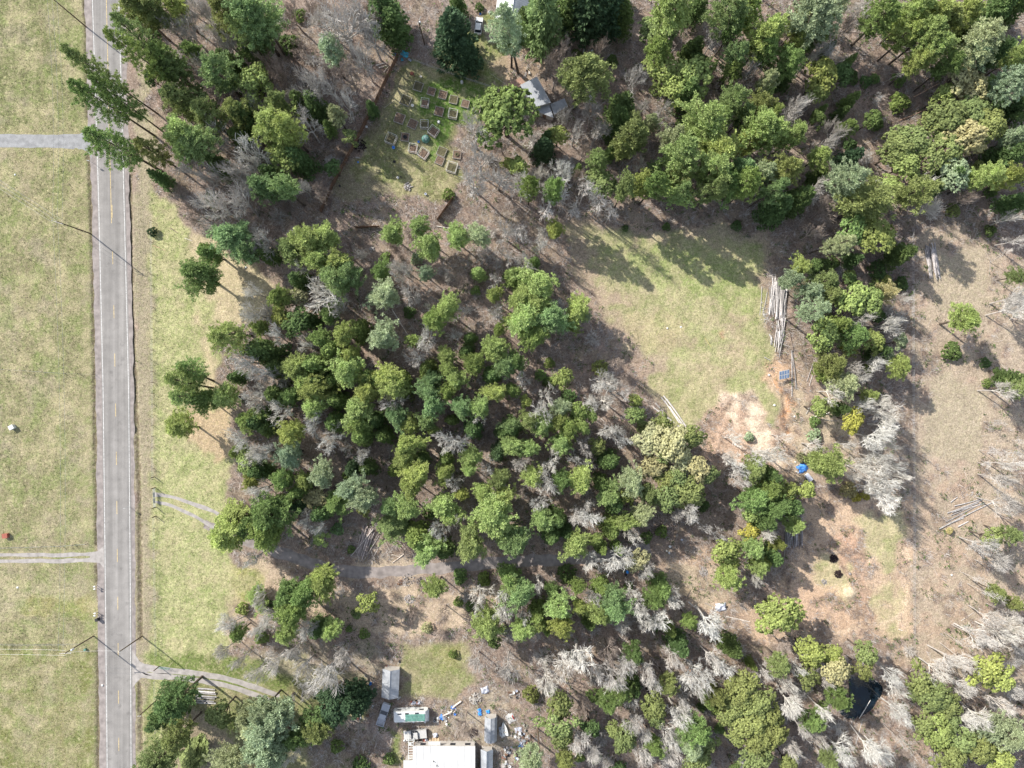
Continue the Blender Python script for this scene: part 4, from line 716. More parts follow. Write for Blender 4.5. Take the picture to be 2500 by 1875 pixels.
# ================================================================ OBJECTS
def Q(o, z):                                     # zoom table -> source px
    a, b, k = o; return lambda x, y: (a + x / k, b + y / k)
YARD = Q((920, 1700, 9.217), 0); JUNK = Q((1140, 1660, 7.715), 0); PILE = Q((1840, 660, 5.53), 0); HOUS = Q((1180, 0, 5.35), 0); GARD = Q((900, 140, 5.925), 0); LOGP = Q((820, 1260, 11.06), 0)
RO = random.Random(77)
LM += [('the solar panel array', 1905, 911), ('the garden dome', 1040, 341), ('the turquoise tarp', 985, 135), ('the blue tarp with the white trailer', 1962, 1145), ('the big grey log pile', 1898, 760),
       ('the log stack above the gravel drive', 893, 1325), ('the mobile home', 1090, 1850), ('the grey gabled shed', 952, 1670), ('the steel gate', 377, 1214), ('the grey roofed cabin', 1312, 225),
       ('the metal roofed house', 1262, 15), ('the two burnt piles', 2040, 1385), ('the silver tarp', 1758, 1482), ('the long logs by the clearing', 1640, 1005), ('the log pile right of the parcel', 2355, 1247),
       ('the road junction at top left', 215, 344), ('the drive junction at lower left', 340, 1645), ('the dirt mound', 2073, 1448), ('the blue barrel', 1531, 1396), ('the white buckets', 1632, 1342),
       ('the timber stack by the lower drive', 507, 1696), ('the far right log stack', 2278, 640), ('the sandy bare track', 1840, 1005)]
# ---- logs
def log(p0, p1, r, z0=0.0, z1=None, tint=(.42, .39, .35), taper=.7, name='log'):
    a = np.array([*W(*p0), r + z0]); b = np.array([*W(*p1), r * taper + (z0 if z1 is None else z1)]); c = (a + b) / 2
    d = (b - a); n = 4; off_ = np.array([RO.uniform(-1, 1), RO.uniform(-1, 1), 0]) * np.linalg.norm(d) * .02
    pts = [a - c + d * i / n + off_ * math.sin(math.pi * i / n) for i in range(n + 1)]
    mb = MB(); mb.tube(pts, [r * (1 - (1 - taper) * i / n) for i in range(n + 1)], 7, endmat=1)
    o = mb.build(name, [M['log'], M['logend']]); o.location = c; j = RO.uniform(.5, 1.25); o.color = (tint[0] * j, tint[1] * j, tint[2] * j, 1)
    return o
def pile(f, a, b, w0, w1, n, ln, r, ang, tint, lab, grp, zh=.9):
    """n logs lying along a->b (zoomed px), spread over a width w0..w1, heaped in the middle"""
    a = np.array(f(*a)); b = np.array(f(*b)); L_ = np.hypot(*(b - a)); u = (b - a) / L_; v = np.array([-u[1], u[0]]); k = (np.array(f(100, 0)) - np.array(f(0, 0)))[0] / 100
    for i in range(n):
        l = RO.uniform(*ln) * L_; s_ = RO.uniform(-.5, .5); t = RO.uniform(0, 1) * max(0, L_ - l); w = (w0 + (w1 - w0) * (t + l / 2) / L_) * k
        q = RO.gauss(0, ang); d = u * math.cos(q) + v * math.sin(q); c = a + u * (t + l / 2) + v * s_ * w; rr = RO.uniform(*r)
        z = max(0, (1 - (2 * s_) ** 2)) * zh * RO.random()
        o = log(tuple(c - d * l / 2), tuple(c + d * l / 2), rr, z, z + RO.uniform(-.1, .1) * min(1, z), tint, RO.uniform(.6, .9))
        tag(o, lab, 'log', grp)
SV = (.50, .47, .45); BR = (.38, .325, .30)
lab = 'weathered silver log in the big heap at the right edge of the clearing'; g_ = 'logs of the big grey pile'
pile(PILE, (345, 70), (355, 700), 210, 150, 34, (.4, .92), (.08, .17), .07, SV, lab, g_, 1.1)
pile(PILE, (365, 560), (330, 1190), 140, 70, 32, (.25, .6), (.07, .14), .12, SV, lab, g_, .8)
pile(PILE, (250, 100), (215, 620), 70, 60, 14, (.4, .8), (.08, .14), .10, SV, lab, g_, .4)
pile(PILE, (230, 850), (250, 1010), 60, 60, 5, (.5, .9), (.06, .10), .25, SV, lab, g_, .2)
for i, (a, b, l) in enumerate((((110, 215), (80, 612), 'thin straight log lying just left of the big grey log pile'), ((183, 290), (118, 600), 'thin bent log between the big pile and its leftmost log'), ((470, 800), (530, 1090), 'upper piece of a long brownish log below the big grey pile'),
        ((505, 1080), (572, 1600), 'long pale trunk slanting down right of the solar panels'), ((512, 1090), (514, 1700), 'long straight trunk right of the solar panels, nearest to them'), ((140, 1170), (225, 1215), 'short white stick above the solar panels'),
        ((810, 1240), (720, 1500), 'pale curved branch lying right of the long trunks'), ((800, 1400), (750, 1560), 'short pale branch beside the longer curved branch'), ((720, 1150), (790, 1145), 'short white log end lying right of the long trunks'))):
    tag(log(PILE(*a), PILE(*b), (.09, .08, .17, .19, .16, .08, .09, .07, .12)[i], tint=SV if i != 2 else (.45, .35, .28)), l, 'log')
for i in range(34):
    x, y = RO.gauss(160, 32), RO.gauss(600, 90)
    p = PILE(x, y); q = RO.uniform(0, 6.28); l = RO.uniform(3, 8); tag(log(p, (p[0] + math.cos(q) * l, p[1] + math.sin(q) * l), RO.uniform(.05, .11), tint=(.5, .48, .45), name='log_chunk'), 'short pale chunk of wood strewn left of the big grey log pile', 'log chunk', 'wood chunks beside the big log pile')
lab = 'dark trunk in the slanting stack just above the gravel drive'; g_ = 'logs of the stack above the gravel drive'
pile(LOGP, (950, 270), (640, 1180), 330, 560, 42, (.5, .9), (.09, .17), .09, BR, lab, g_, 1.0)
log_c = [((1030, 330), (435, 1050)), ((1200, 500), (740, 1220)), ((570, 920), (685, 1210)), ((970, 920), (1100, 1260)), ((1150, 870), (1040, 1080))]
for i, (a, b) in enumerate(log_c): tag(log(LOGP(*a), LOGP(*b), .13, .9 - .12 * i, tint=(.46, .41, .37)), lab.replace('dark', 'paler'), 'log', g_)
tag(log(LOGP(760, 450), LOGP(660, 660), .3, tint=(.36, .30, .26)), 'thick short log on the left side of the stack above the drive', 'log')
lab = 'short pale branch in the brush heap right of the log stack'; g_ = 'branches of the brush heap'
pile(LOGP, (1450, 480), (1840, 860), 420, 300, 34, (.2, .5), (.05, .09), .6, (.46, .40, .36), lab, g_, .7)
for i, (a, b, l, r_) in enumerate((((1500, 1030), (1740, 1100), 'pale peeled board below the brush heap', .14), ((1840, 1020), (1530, 1255), 'pale peeled pole pointing at the gravel drive', .14), ((1340, 700), (1500, 990), 'thin pale pole left of the brush heap', .07),
        ((0, 870), (200, 755), 'pale pole lying left of the log stack, upper one', .09), ((130, 960), (490, 780), 'grey pole lying left of the log stack, longest one', .13), ((180, 1010), (320, 930), 'short pole beside the longest pole left of the stack', .10))):
    tag(log(LOGP(*a), LOGP(*b), r_, tint=(.58, .50, .42) if i < 3 else (.42, .38, .33)), l, 'log')
for i, (a, b) in enumerate((((1310, 90), (1500, 345)), ((1335, 115), (1520, 390)), ((1290, 100), (1490, 372)), ((1360, 180), (1480, 340)), ((1240, 150), (1400, 330)), ((1225, 190), (1445, 350)), ((1270, 210), (1480, 390)), ((1320, 130), (1470, 360)))):
    o = log(src('C3', *a), src('C3', *b), RO.uniform(.15, .2), .1, tint=(.60, .56, .52)); tag(o, 'long thin grey log slanting along the left edge of the clearing', 'log', 'long logs beside the clearing')
for i in range(18):
    p = src('C3', RO.gauss(1275, 35), RO.gauss(170, 45)); q = RO.uniform(.5, 1.5); l = RO.uniform(8, 16)
    tag(log(p, (p[0] + math.cos(q) * l, p[1] + math.sin(q) * l), .05, tint=(.40, .34, .31), name='branch'), 'thin branch heaped at the upper end of the long clearing logs', 'branch', 'branches at the end of the long logs')
c4 = lambda x, y: src('C4', x, y)
pile(c4, (330, 1030), (330, 1380), 16, 20, 6, (.7, 1.0), (.10, .14), .03, (.33, .30, .29), 'long dark log in the stack behind the yellow green trees', 'logs of the half hidden stack', .3)
pile(c4, (250, 1215), (250, 1375), 100, 110, 24, (.6, .95), (.10, .17), .07, (.40, .37, .36), 'log in the lower end of the half hidden stack left of the burnt piles', 'logs of the half hidden stack', .8)
for a, b, l in (((240, 1290), (195, 1360), 'short pale log sticking out left of the half hidden stack'), ((188, 1360), (188, 1470), 'thin pole pointing down below the half hidden stack'), ((405, 275), (560, 235), 'forked fallen trunk with white bark, thick lower part'), ((560, 235), (605, 190), 'upper fork of the fallen white trunk'),
        ((460, 285), (640, 300), 'long white branch beside the forked fallen trunk'), ((895, 275), (930, 268), 'short white stump end beside the bright yellow shrub'), ((370, 245), (400, 180), 'thin fallen branch left of the forked trunk'), ((360, 495), (450, 560), 'thin dark fallen pole above the blue tarp')):
    tag(log(c4(*a), c4(*b), .13 if 'thick' in l or 'stump' in l else .07, .15, tint=(.62, .60, .56)), l, 'log')
for a, b in (((1490, 1215), (1940, 990)), ((1545, 1158), (1870, 985)), ((1560, 1080), (1860, 965)), ((1600, 1075), (1830, 990)), ((1510, 1205), (1700, 1120)), ((1640, 1060), (1880, 1000)), ((1620, 1020), (1850, 960)), ((1590, 1100), (1760, 1030)), ((1590, 990), (1650, 945)), ((1650, 1195), (1740, 1150))):
    tag(log(c4(*a), c4(*b), RO.uniform(.10, .16), tint=(.40, .38, .37)), 'long grey log in the fanned heap on the open ground at right', 'log', 'logs of the fanned heap at right')
for i in range(30):
    p = c4(RO.gauss(1730, 60), RO.gauss(925, 18)); q = RO.uniform(-1.5, .5); l = RO.uniform(4, 10)
    tag(log(p, (p[0] + math.cos(q) * l, p[1] + math.sin(q) * l), .05, tint=(.45, .42, .40), name='branch'), 'thin grey branch heaped above the fanned logs at right', 'branch', 'branches above the fanned logs')
b4 = lambda x, y: src('B4', x, y)
pile(b4, (1405, 430), (1465, 740), 90, 90, 34, (.5, .9), (.10, .17), .05, (.40, .37, .36), 'dark weathered log in the upright looking stack at far right', 'logs of the far right stack', 1.0)
for reg, a, b, r_, l in (('A2', (965, 580), (1012, 545), .12, 'pale log chunk left of the fence, leftmost of four'), ('A2', (1030, 555), (1112, 530), .13, 'longest pale log chunk left of the wooden fence'), ('A2', (1055, 575), (1125, 553), .12, 'pale log chunk just below the longest one by the fence'), ('A2', (1098, 612), (1135, 566), .13, 'pale log chunk nearest to the wooden fence'),
        ('B2', (1540, 285), (1655, 302), .13, 'pale fallen log at the top of the wood near the green pines'), ('B2', (1548, 362), (1592, 390), .11, 'short white log lying among the red brown leaves'), ('B2', (1165, 985), (1300, 1205), .09, 'long thin fallen trunk in the middle of the upper wood'), ('B3', (1660, 1225), (1715, 1305), .05, 'thin yellow pole lying in the clearing'),
        ('D3', (1520, 255), (1640, 352), .17, 'thick white log left of the silver tarp'), ('D3', (1840, 380), (2042, 426), .11, 'straight pole lying below the silver tarp'), ('D3', (1655, 265), (1740, 300), .07, 'thin pale stick touching the silver tarp'), ('B1', (1440, 300), (1500, 342), .10, 'dark pole at the upper left corner of the wood'),
        ('B1', (1290, 445), (1400, 492), .07, 'thin orange brown branch in the grass beside the fence'), ('B1', (1560, 385), (1625, 408), .08, 'short white log in the dry grass at upper left'), ('A4', (1280, 820), (1500, 700), .11, 'orange barked fallen trunk, upper of the two'), ('A4', (1085, 1045), (1530, 855), .19, 'thick pinkish fallen trunk across the gap in the far trees'),
        ('A4', (830, 590), (835, 800), .09, 'dark straight fallen trunk on the leafy floor'), ('B4', (285, 520), (320, 505), .10, 'short grey log left of the leaning pale pine'), ('C3', (2000, 375), (2080, 395), .08, 'white fallen stick on the sandy track'), ('C3', (2080, 395), (2195, 410), .05, 'thin crooked branch running across the sandy track'),
        ('C3', (1870, 365), (2010, 470), .07, 'pale branch above the pale green bare tree'), ('D4', (820, 1240), (915, 1085), .09, 'pale pole leaning over the edge of the pond'), ('D4', (790, 1460), (850, 1240), .10, 'long pole lying below the pond'), ('D4', (1680, 415), (1790, 345), .06, 'curved white branch on the open ground at lower right'),
        ('D4', (1745, 300), (1810, 275), .05, 'small dark branch above the curved white branch'), ('D4', (1150, 485), (1185, 500), .10, 'white log end at the bottom right corner of the bright parcel'), ('A1', (1255, 285), (1320, 300), .07, 'thin dark fallen branch behind the roadside pines'), ('C4', (1960, 320), (2070, 330), .05, 'thin fallen branch by the right edge')):
    t_ = (.55, .36, .25) if 'orange' in l or 'pinkish' in l else (.60, .50, .20) if 'yellow' in l else (.22, .18, .15) if 'dark' in l else (.58, .54, .49)
    tag(log(src(reg, *a), src(reg, *b), r_, tint=t_), l, 'log')
for i in range(7):
    y = 985 + i * 19; tag(log(src('D1', 1652 + RO.uniform(0, 15), y), src('D1', 1800 + RO.uniform(0, 40), y + 12), .24, .25 * (i % 2), tint=(.46, .44, .43)), 'grey squared timber in the stack beside the lower gravel drive', 'timber', 'timbers of the roadside stack')
for i, (a, b) in enumerate((((750, 1020), (790, 940)), ((780, 1010), (820, 930)), ((810, 1000), (850, 935)), ((840, 990), (895, 930)), ((745, 960), (765, 900)))):
    tag(log(src('D2', *a), src('D2', *b), .13, tint=(.33, .26, .22)), 'brown plank leaning on the dark tree left of the gabled shed', 'plank', 'planks left of the gabled shed')
# fallen sticks on the forest floor: stuff
# ---- fences, gates, poles
def fence_boards(name, pts, h, lab):
    t = empty(name, (*W(*pts[0]), 0)); O = np.array([*W(*pts[0]), 0]); P_ = [np.array([*W(*p), 0]) - O for p in pts]
    for a, b in zip(P_[:-1], P_[1:]):
        d = b - a; L_ = np.linalg.norm(d); rz = math.atan2(d[1], d[0]); mb = MB(); n = int(L_ / .34)
        for i in range(n):
            c = a + d * (i + .5) / n; mb.box((c[0], c[1], h / 2 - .03 + RO.uniform(-.03, .03)), (.30, .03, h), rz)
        mb.build('board_panel', M['brownwood'], t)
        mb = MB()
        for i in range(int(L_ / 2.4) + 1):
            c = a + d * min(1, i * 2.4 / L_); nrm = np.array([-d[1], d[0], 0]) / L_ * .09; mb.box((c[0] + nrm[0], c[1] + nrm[1], h / 2 + .03), (.12, .12, h + .12), rz)
        c = (a + b) / 2
        for z in (.5, h - .3): mb.box((c[0] + nrm[0] * .7, c[1] + nrm[1] * .7, z), (L_, .06, .09), rz)
        mb.build('posts_and_rails', M['brownwood'], t)
    return tag(t, lab, 'fence')
fence_boards('wooden_fence', [(973, 140), (944, 200), (915, 262), (893, 305), (866, 360), (830, 425), (803, 478), (786, 520)], 2.3, 'tall brown board fence along the left side of the vegetable garden')
fence_boards('wooden_fence', [(1106, 487), (1088, 512), (1068, 540)], 2.2, 'short piece of brown board fence at the lower right corner of the garden')
fence_boards('wooden_fence', [(868, 557), (928, 555)], 1.8, 'short dark board fence at the top of the sandy patch')
def wire_fence(name, pts, lab, h=1.25, step=2.6, mat_='pole', pr=.05):
    t = empty(name, (*W(*pts[0]), 0)); O = np.array([*W(*pts[0]), 0]); P_ = [np.array([*W(*p), 0]) - O for p in pts]; posts = []; wr = MB(); k = 0
    for a, b in zip(P_[:-1], P_[1:]):
        d = b - a; L_ = np.linalg.norm(d); n = max(1, int(L_ / step))
        for i in range(n): posts.append(a + d * i / n)
        for z in (.3, .6, .9, 1.15): wr.tube([a + (0, 0, z), b + (0, 0, z)], .012, 3, cap=False)
    posts.append(P_[-1])
    wr.build('wires', M['wire'], t)
    if len(posts) <= 100:
        for p in posts: MB().tube([p, p + (0, 0, h)], pr, 6).build('post', M[mat_], t)
    return tag(t, lab, 'fence')
wire_fence('wire_fence', [(372, 540), (376, 1170)], 'post and wire fence along the road side of the parcel, above the steel gate', step=2.6)
wire_fence('wire_fence', [(378, 1262), (383, 1562), (384, 1600)], 'post and wire fence along the road side of the parcel, below the steel gate')
wire_fence('garden_fence', [(1006, 148), (1072, 172), (1130, 192), (1208, 217)], 'low netting fence along the upper right side of the garden', h=1.5)
wire_fence('wire_fence', [(380, 1662), (384, 1785)], 'grey post fence beside the lower drive', mat_='greywood', step=3.2)
wire_fence('wire_fence', [(-30, 1570), (60, 1572), (150, 1571), (200, 1570)], 'wire fence crossing the pasture left of the leaning shadowed pole', mat_='greywood', step=3)
wire_fence('wire_fence', [(-60, 898), (60, 905), (160, 912), (232, 914)], 'wire fence across the middle of the left pasture', step=3.5)
wire_fence('wire_fence', [(2225, 560), (2226, 900), (2228, 1240), (2229, 1580)], 'wire fence down the right side of the bright parcel', step=3.4)
wire_fence('wire_fence', [(-60, 1338), (60, 1335), (150, 1332), (215, 1327)], 'wire fence along the upper side of the left driveway', step=3.2)
def gate(p0, p1, lab, name='steel_gate'):
    O = np.array([*W(*p0), 0]); e = np.array([*W(*p1), 0]) - O; L_ = np.linalg.norm(e); t = empty(name, O, math.atan2(e[1], e[0]))
    for x in (0, L_): MB().tube([(x, 0, 0), (x, 0, 2.1)], .1, 8).build('gate_post', M['pole'], t)
    mb = MB()
    for z in (.25, .5, .75, 1.0, 1.25): mb.tube([(.12, 0, z), (L_ - .12, 0, z)], .03, 5)
    for i in range(5): mb.tube([(.12 + (L_ - .24) * i / 4, 0, .25), (.12 + (L_ - .24) * i / 4, 0, 1.25)], .03, 5)
    mb.build('gate_panel', M['metal'], t); mb = MB(); mb.box((L_ * .35, -.05, .8), (1.1, .02, .7)); mb.box((L_ * .65, -.05, .8), (1.2, .02, .75)); mb.build('sign_board', M['white'], t)
    return tag(t, lab, 'gate')
gate(src('C1', 1312, 865), src('C1', 1318, 1030), 'steel farm gate with white boards where the gravel track enters the parcel')
for x, y, l in ((1306, 775, 'tall wooden post furthest above the steel gate'), (1318, 1105, 'tall wooden post below the steel gate')):
    o = MB().tube([(0, 0, 0), (0, 0, 1.9)], .11, 8).build('gate_side_post', M['pole']); o.location = (*RW('C1', x, y), 0); tag(o, l, 'post')
o = MB(); 
t = empty('green_gate', (*RW('D1', 1345, 800), 0), -.15); mb = MB()
for z in (.3, .6, .9, 1.2): mb.tube([(0, 0, z), (2.8, 0, z)], .03, 5)
for i in range(4): mb.tube([(i * .93, 0, .3), (i * .93, 0, 1.2)], .03, 5)
mb.build('gate_panel', M['greentarp'], t); MB().tube([(0, 0, 0), (0, 0, 2.6)], .12, 8).build('gate_post', M['pole'], t); tag(t, 'open green gate beside the lower gravel drive', 'gate')
def pole(base, h, lab, arms, transf=0, rz=0.0, name='power_pole'):
    t = empty(name, (*W(*base), 0), rz); MB().tube([(0, 0, 0), (0, 0, h * .5), (0, 0, h)], [.17, .145, .11], 9).build('pole', M['pole'], t)
    for z, l in arms:
        a = MB().box((0, -.12, h - z), (l, .1, .13)).build('crossarm', M['greywood'], t)
        mb = MB()
        for x in (-l / 2 + .1, 0, l / 2 - .1): mb.lathe((x, -.12, h - z + .065), [(.05, 0), (.075, .06), (.04, .12), (.06, .16), (.02, .2)], 8)
        mb.build('insulators', M['white'], a)
    for i in range(transf):
        MB().lathe((.42 * (1 if i == 0 else -1), .05, h - 2.3), [(.02, 0), (.24, .03), (.25, .75), (.2, .85), (.05, .9)], 14).build('transformer', M['metal'], t)
    return tag(t, lab, 'power pole')
pA = src('D1', 790, 545); pole(pA, 10.5, 'power pole with a transformer and crossarm left of the road, at lower left', [(.15, 2.6)], 1, rz=.05)
pB = src('A1', 730, 225); hB = 11.5
pB = (211, 66); pole(pB, 12.5, 'power pole beside the road at the top left of the photo', [(.1, 2.5)], 0, rz=-.25)
pC = (220, 570); pole(pC, 12, 'power pole beside the road, its long shadow crossing the lanes above the middle', [(.1, 2.6), (.9, 2.0)], 0, rz=-.3)
pD = src('A2', 1440, 375); pole(pD, 11, 'power pole above the turquoise tarp, beside the dirt track', [(.2, 2.0)], 1, rz=1.2)
pE = JUNK(1330, 905); pole(pE, 11.5, 'dark pole right of the littered yard at the bottom', [(.2, 1.2)], 0)
pF = src('D1', 1318, 1090); pole(pF, 7.5, 'short service pole with a meter box below the lower gravel drive', [(.1, .8)], 0)
pG = src('D1', 1200, 545); pole((347, 1553), 9.5, 'plain pole right of the road above the lower gravel drive', [(.15, .6)], 0)
def wire(a, b, ha, hb, lab, name='power_line', sag=1.0, r=.02):
    A_ = np.array([*W(*a), ha]); B_ = np.array([*W(*b), hb]); pts = [A_ + (B_ - A_) * t - np.array([0, 0, sag * 4 * t * (1 - t)]) for t in np.linspace(0, 1, 14)]
    return tag(MB().tube([p - A_ for p in pts], r, 4, cap=False).build(name, M['wire']), lab, 'power line') , A_
def wires(a, b, ha, hb, offs, labs, **k):
    for (dx, dy), l in zip(offs, labs):
        o, A_ = wire((a[0] + dx, a[1] + dy), (b[0] + dx, b[1] + dy), ha, hb, l, **k); o.location = A_
T3 = ('left', 'middle', 'right')
wires(pB, pC, 12.4, 12, ((-11, -3), (0, 0), (11, 3)), [f'{q} wire between the two upper roadside poles' for q in T3], sag=1.2)
wires(pC, (222, 1551), 11.8, 10.3, ((-11, -3), (0, 0)), [f'{q} wire running down the pasture edge from the upper pole' for q in T3[:2]], sag=1.6)
wires(pC, (-160, 330), 11.6, 11.6, ((-6, 6), (0, 0), (6, -6)), [f'{q} of the wires crossing the pasture to the upper left' for q in ('lower', 'middle', 'upper')], sag=1.0)
wires(pB, (205, -300), 12.4, 12, ((-11, -3), (0, 0), (11, 3)), [f'{q} wire leaving the photo above the top left pole' for q in T3], sag=.8)
wires(pA, (-200, 1553), 10.4, 11, ((0, -6), (0, 6)), ['upper wire running left from the lower left pole', 'lower wire running left from the lower left pole'], sag=1)
wires(pA, (347, 1553), 10.2, 9.3, ((0, 0),), ['single wire crossing the road from the lower left pole'], sag=.5)
wires(pD, (880, 60), 10.8, 12, ((0, -5), (0, 5)), ['upper wire running left from the pole above the turquoise tarp', 'lower wire running left from the pole above the turquoise tarp'], sag=1)
# ---- small roadside things
def mailbox(p, lab, n=2):
    t = empty('mailbox_stand', (*W(*p), 0), RO.uniform(-.2, .2)); mb = MB()
    mb.box((0, -.3, .5), (.1, .1, 1.0)); mb.box((0, .3, .5), (.1, .1, 1.0)); mb.box((0, 0, 1.02), (.2, 1.1, .05)); mb.build('stand', M['greywood'], t)
    for i in range(n):
        m = MB(); prof = [(-.11, 0), (.11, 0), (.11, .12)] + [(.11 * math.cos(a), .12 + .11 * math.sin(a)) for a in np.linspace(.3, math.pi - .3, 7)] + [(-.11, .12)]
        m.extrude(prof, -.25, .25); b = m.build('mailbox', M['white'], t); b.rotation_euler = (0, 0, math.pi / 2); b.location = (0, -.3 + .6 * i / max(1, n - 1), 1.05)
    return tag(t, lab, 'mailbox')
mailbox(src('D1', 820, 128), 'pair of white mailboxes left of the road'); mailbox(src('D1', 822, 352), 'white mailboxes beside the dark bin')
def bin_(p, lab):
    t = empty('wheeled_bin', (*W(*p), 0), .3); MB().box((0, 0, .5), (.55, .6, .95), taper=1.12).build('bin_body', M['black'], t)
    MB().box((0, 0, 1.01), (.66, .74, .07)).build('lid', M['black'], t); mb = MB()
    for x in (-.3, .3): mb.tube([(x - .03, .3, .12), (x + .03, .3, .12)], .12, 10)
    mb.build('wheels', M['rubber'], t); return tag(t, lab, 'bin')
bin_(src('D1', 834, 400), 'dark wheeled bin beside the road')
def sign(p, lab):
    t = empty('road_sign', (*W(*p), 0), .1); MB().tube([(0, 0, 0), (0, 0, 2.2)], .04, 6).build('sign_post', M['metal'], t)
    MB().box((0, -.05, 2.0), (.6, .02, .6)).build('sign_plate', M['metal'], t); return tag(t, lab, 'road sign')
sign(src('C1', 1092, 1025), 'small road sign on the right shoulder by the steel gate'); sign(src('A1', 790, 1377), 'small road sign on the left shoulder below the road junction')
def beehive(p, m, lab, w=1.1, h=.9, rz=.5):
    t = empty('utility_box', (*W(*p), 0), rz); MB().box((0, 0, h / 2), (w, w * .85, h)).build('box_body', m, t); MB().box((0, 0, h + .04), (w * 1.08, w * .93, .08)).build('lid', m, t); return tag(t, lab, 'box')
beehive(src('C1', 115, 355), M['white'], 'white box standing alone in the left pasture'); beehive(src('C1', 60, 1268), M['redwood'], 'red wooden box in the left pasture above the driveway', 1.2, .8, .1)
beehive(src('D1', 725, 655), M['greentarp'], 'small green cabinet beside the lower left pole', .5, .5)
# ---- vehicles
def wheel(parent, x, y, r=.37, w=.24, rim='metal'):
    t = MB().tube([(x, y - w / 2, r), (x, y + w / 2, r)], r, 16).build('wheel', M['rubber'], parent)
    s_ = 1 if y > 0 else -1; MB().tube([(x, y + s_ * (w / 2 - .02), r), (x, y + s_ * (w / 2 + .012), r)], r * .58, 12).build('rim', M[rim], t)
def pickup(p, ang, paint, lab, L_=5.5, Wd=1.95, cover=None):
    t = empty('pickup_truck', (*W(*p), 0), ang); h2 = Wd / 2
    mb = MB(); mb.extrude([(-L_ / 2, .42), (L_ / 2 - .08, .42), (L_ / 2, .62), (L_ / 2 - .03, .92), (L_ / 2 - .25, 1.02), (.95, 1.10), (.95, .55), (-L_ / 2, .55)], -h2, h2); mb.build('hood', M[paint], t)
    mb = MB(); bx0, bx1 = -L_ / 2, -.72
    for y in (-h2 + .07, h2 - .07): mb.box(((bx0 + bx1) / 2, y, .85), (bx1 - bx0, .14, .62))
    mb.box((bx0 + .05, 0, .85), (.1, Wd - .28, .60)); mb.box(((bx0 + bx1) / 2, 0, .62), (bx1 - bx0 - .1, Wd - .28, .12)); mb.box((.12, 0, .80), (1.66, Wd, .58)); mb.build('bed', M[paint], t)
    mb = MB(); k = h2 - .05; kt = h2 - .2        # tapered cab: windscreen raked forward
    o = [(-.70, -k, 1.08), (1.05, -k, 1.10), (1.05, k, 1.10), (-.70, k, 1.08), (-.62, -kt, 1.66), (.42, -kt, 1.68), (.42, kt, 1.68), (-.62, kt, 1.66)]
    mb.add(o, [(0, 3, 2, 1), (0, 1, 5, 4), (1, 2, 6, 5), (2, 3, 7, 6), (3, 0, 4, 7)]); mb.build('windows', M['glass'], t)
    mb = MB(); mb.box((-.1, 0, 1.695), (1.08, kt * 2 + .04, .05)); mb.build('roof', M[paint], t)
    mb = MB()
    for y in (-1, 1):
        mb.tube([(1.07, y * (k + .01), 1.1), (.44, y * (kt + .01), 1.68)], .04, 4); mb.tube([(.05, y * (k + .01), 1.1), (-.02, y * (kt + .01), 1.68)], .04, 4)
    mb.build('pillars', M[paint], t)
    if cover: MB().box(((bx0 + bx1) / 2, 0, 1.2), (bx1 - bx0 - .02, Wd - .04, .1)).build('bed_cover', M[cover], t)
    MB().box((L_ / 2 + .06, 0, .55), (.14, Wd * .96, .2)).build('front_bumper', M['metal'], t); MB().box((-L_ / 2 - .07, 0, .52), (.12, Wd * .92, .18)).build('rear_bumper', M['black'], t)
    for y in (-1, 1):
        MB().box((L_ / 2 - .04, y * (h2 - .25), .78), (.06, .34, .16)).build('headlight', M['white'], t); MB().box((-L_ / 2 - .01, y * (h2 - .08), .85), (.04, .12, .3)).build('tail_light', M['redplastic'], t)
        MB().box((.85, y * (h2 + .12), 1.15), (.12, .2, .16)).build('mirror', M['black'], t)
        for x in (-L_ / 2 + 1.15, L_ / 2 - .95): wheel(t, x, y * (h2 - .1))
    MB().box((L_ / 2 - .7, 0, 1.055), (.5, .5, .03)).build('hood_scoop', M[paint], t)
    return tag(t, lab, 'pickup truck')
pickup(YARD(160, 375), math.atan2(500, 168), 'silver', 'grey pickup parked nose up beside the white trailer'); pickup(YARD(880, 815), math.atan2(-45, -480) , 'truckwhite', 'off white pickup with a flat bed cover above the mobile home', cover='truckwhite')
def car(p, ang, lab):
    t = empty('parked_car', (*W(*p), 0), ang); mb = MB()
    mb.extrude([(-2.1, .35), (2.1, .35), (2.15, .6), (2.0, .8), (1.0, .92), (-1.9, .95), (-2.12, .7)], -.86, .86); mb.build('body', M['white'], t)
    mb = MB(); o = [(-1.75, -.8, .93), (1.05, -.8, .9), (1.05, .8, .9), (-1.75, .8, .93), (-1.3, -.62, 1.45), (.3, -.62, 1.45), (.3, .62, 1.45), (-1.3, .62, 1.45)]
    mb.add(o, [(0, 1, 5, 4), (1, 2, 6, 5), (2, 3, 7, 6), (3, 0, 4, 7)]); mb.build('windows', M['glass'], t); MB().box((-.5, 0, 1.47), (1.65, 1.28, .05)).build('roof', M['white'], t)
    for y in (-1, 1):
        MB().box((2.1, y * .6, .68), (.08, .3, .14)).build('headlight', M['metal'], t); MB().box((-2.1, y * .62, .75), (.06, .25, .14)).build('tail_light', M['redplastic'], t)
        for x in (-1.3, 1.35): wheel(t, x, y * .8, .32, .2)
    return tag(t, lab, 'car')
car(src('A2', 1897, 232), 1.45, 'white car on the dirt track below the metal roofed house')
t = empty('travel_trailer', (*W(*YARD(790, 338)), 0), math.radians(1.5)); L_, Wd, hh = 8.2, 2.5, 2.75
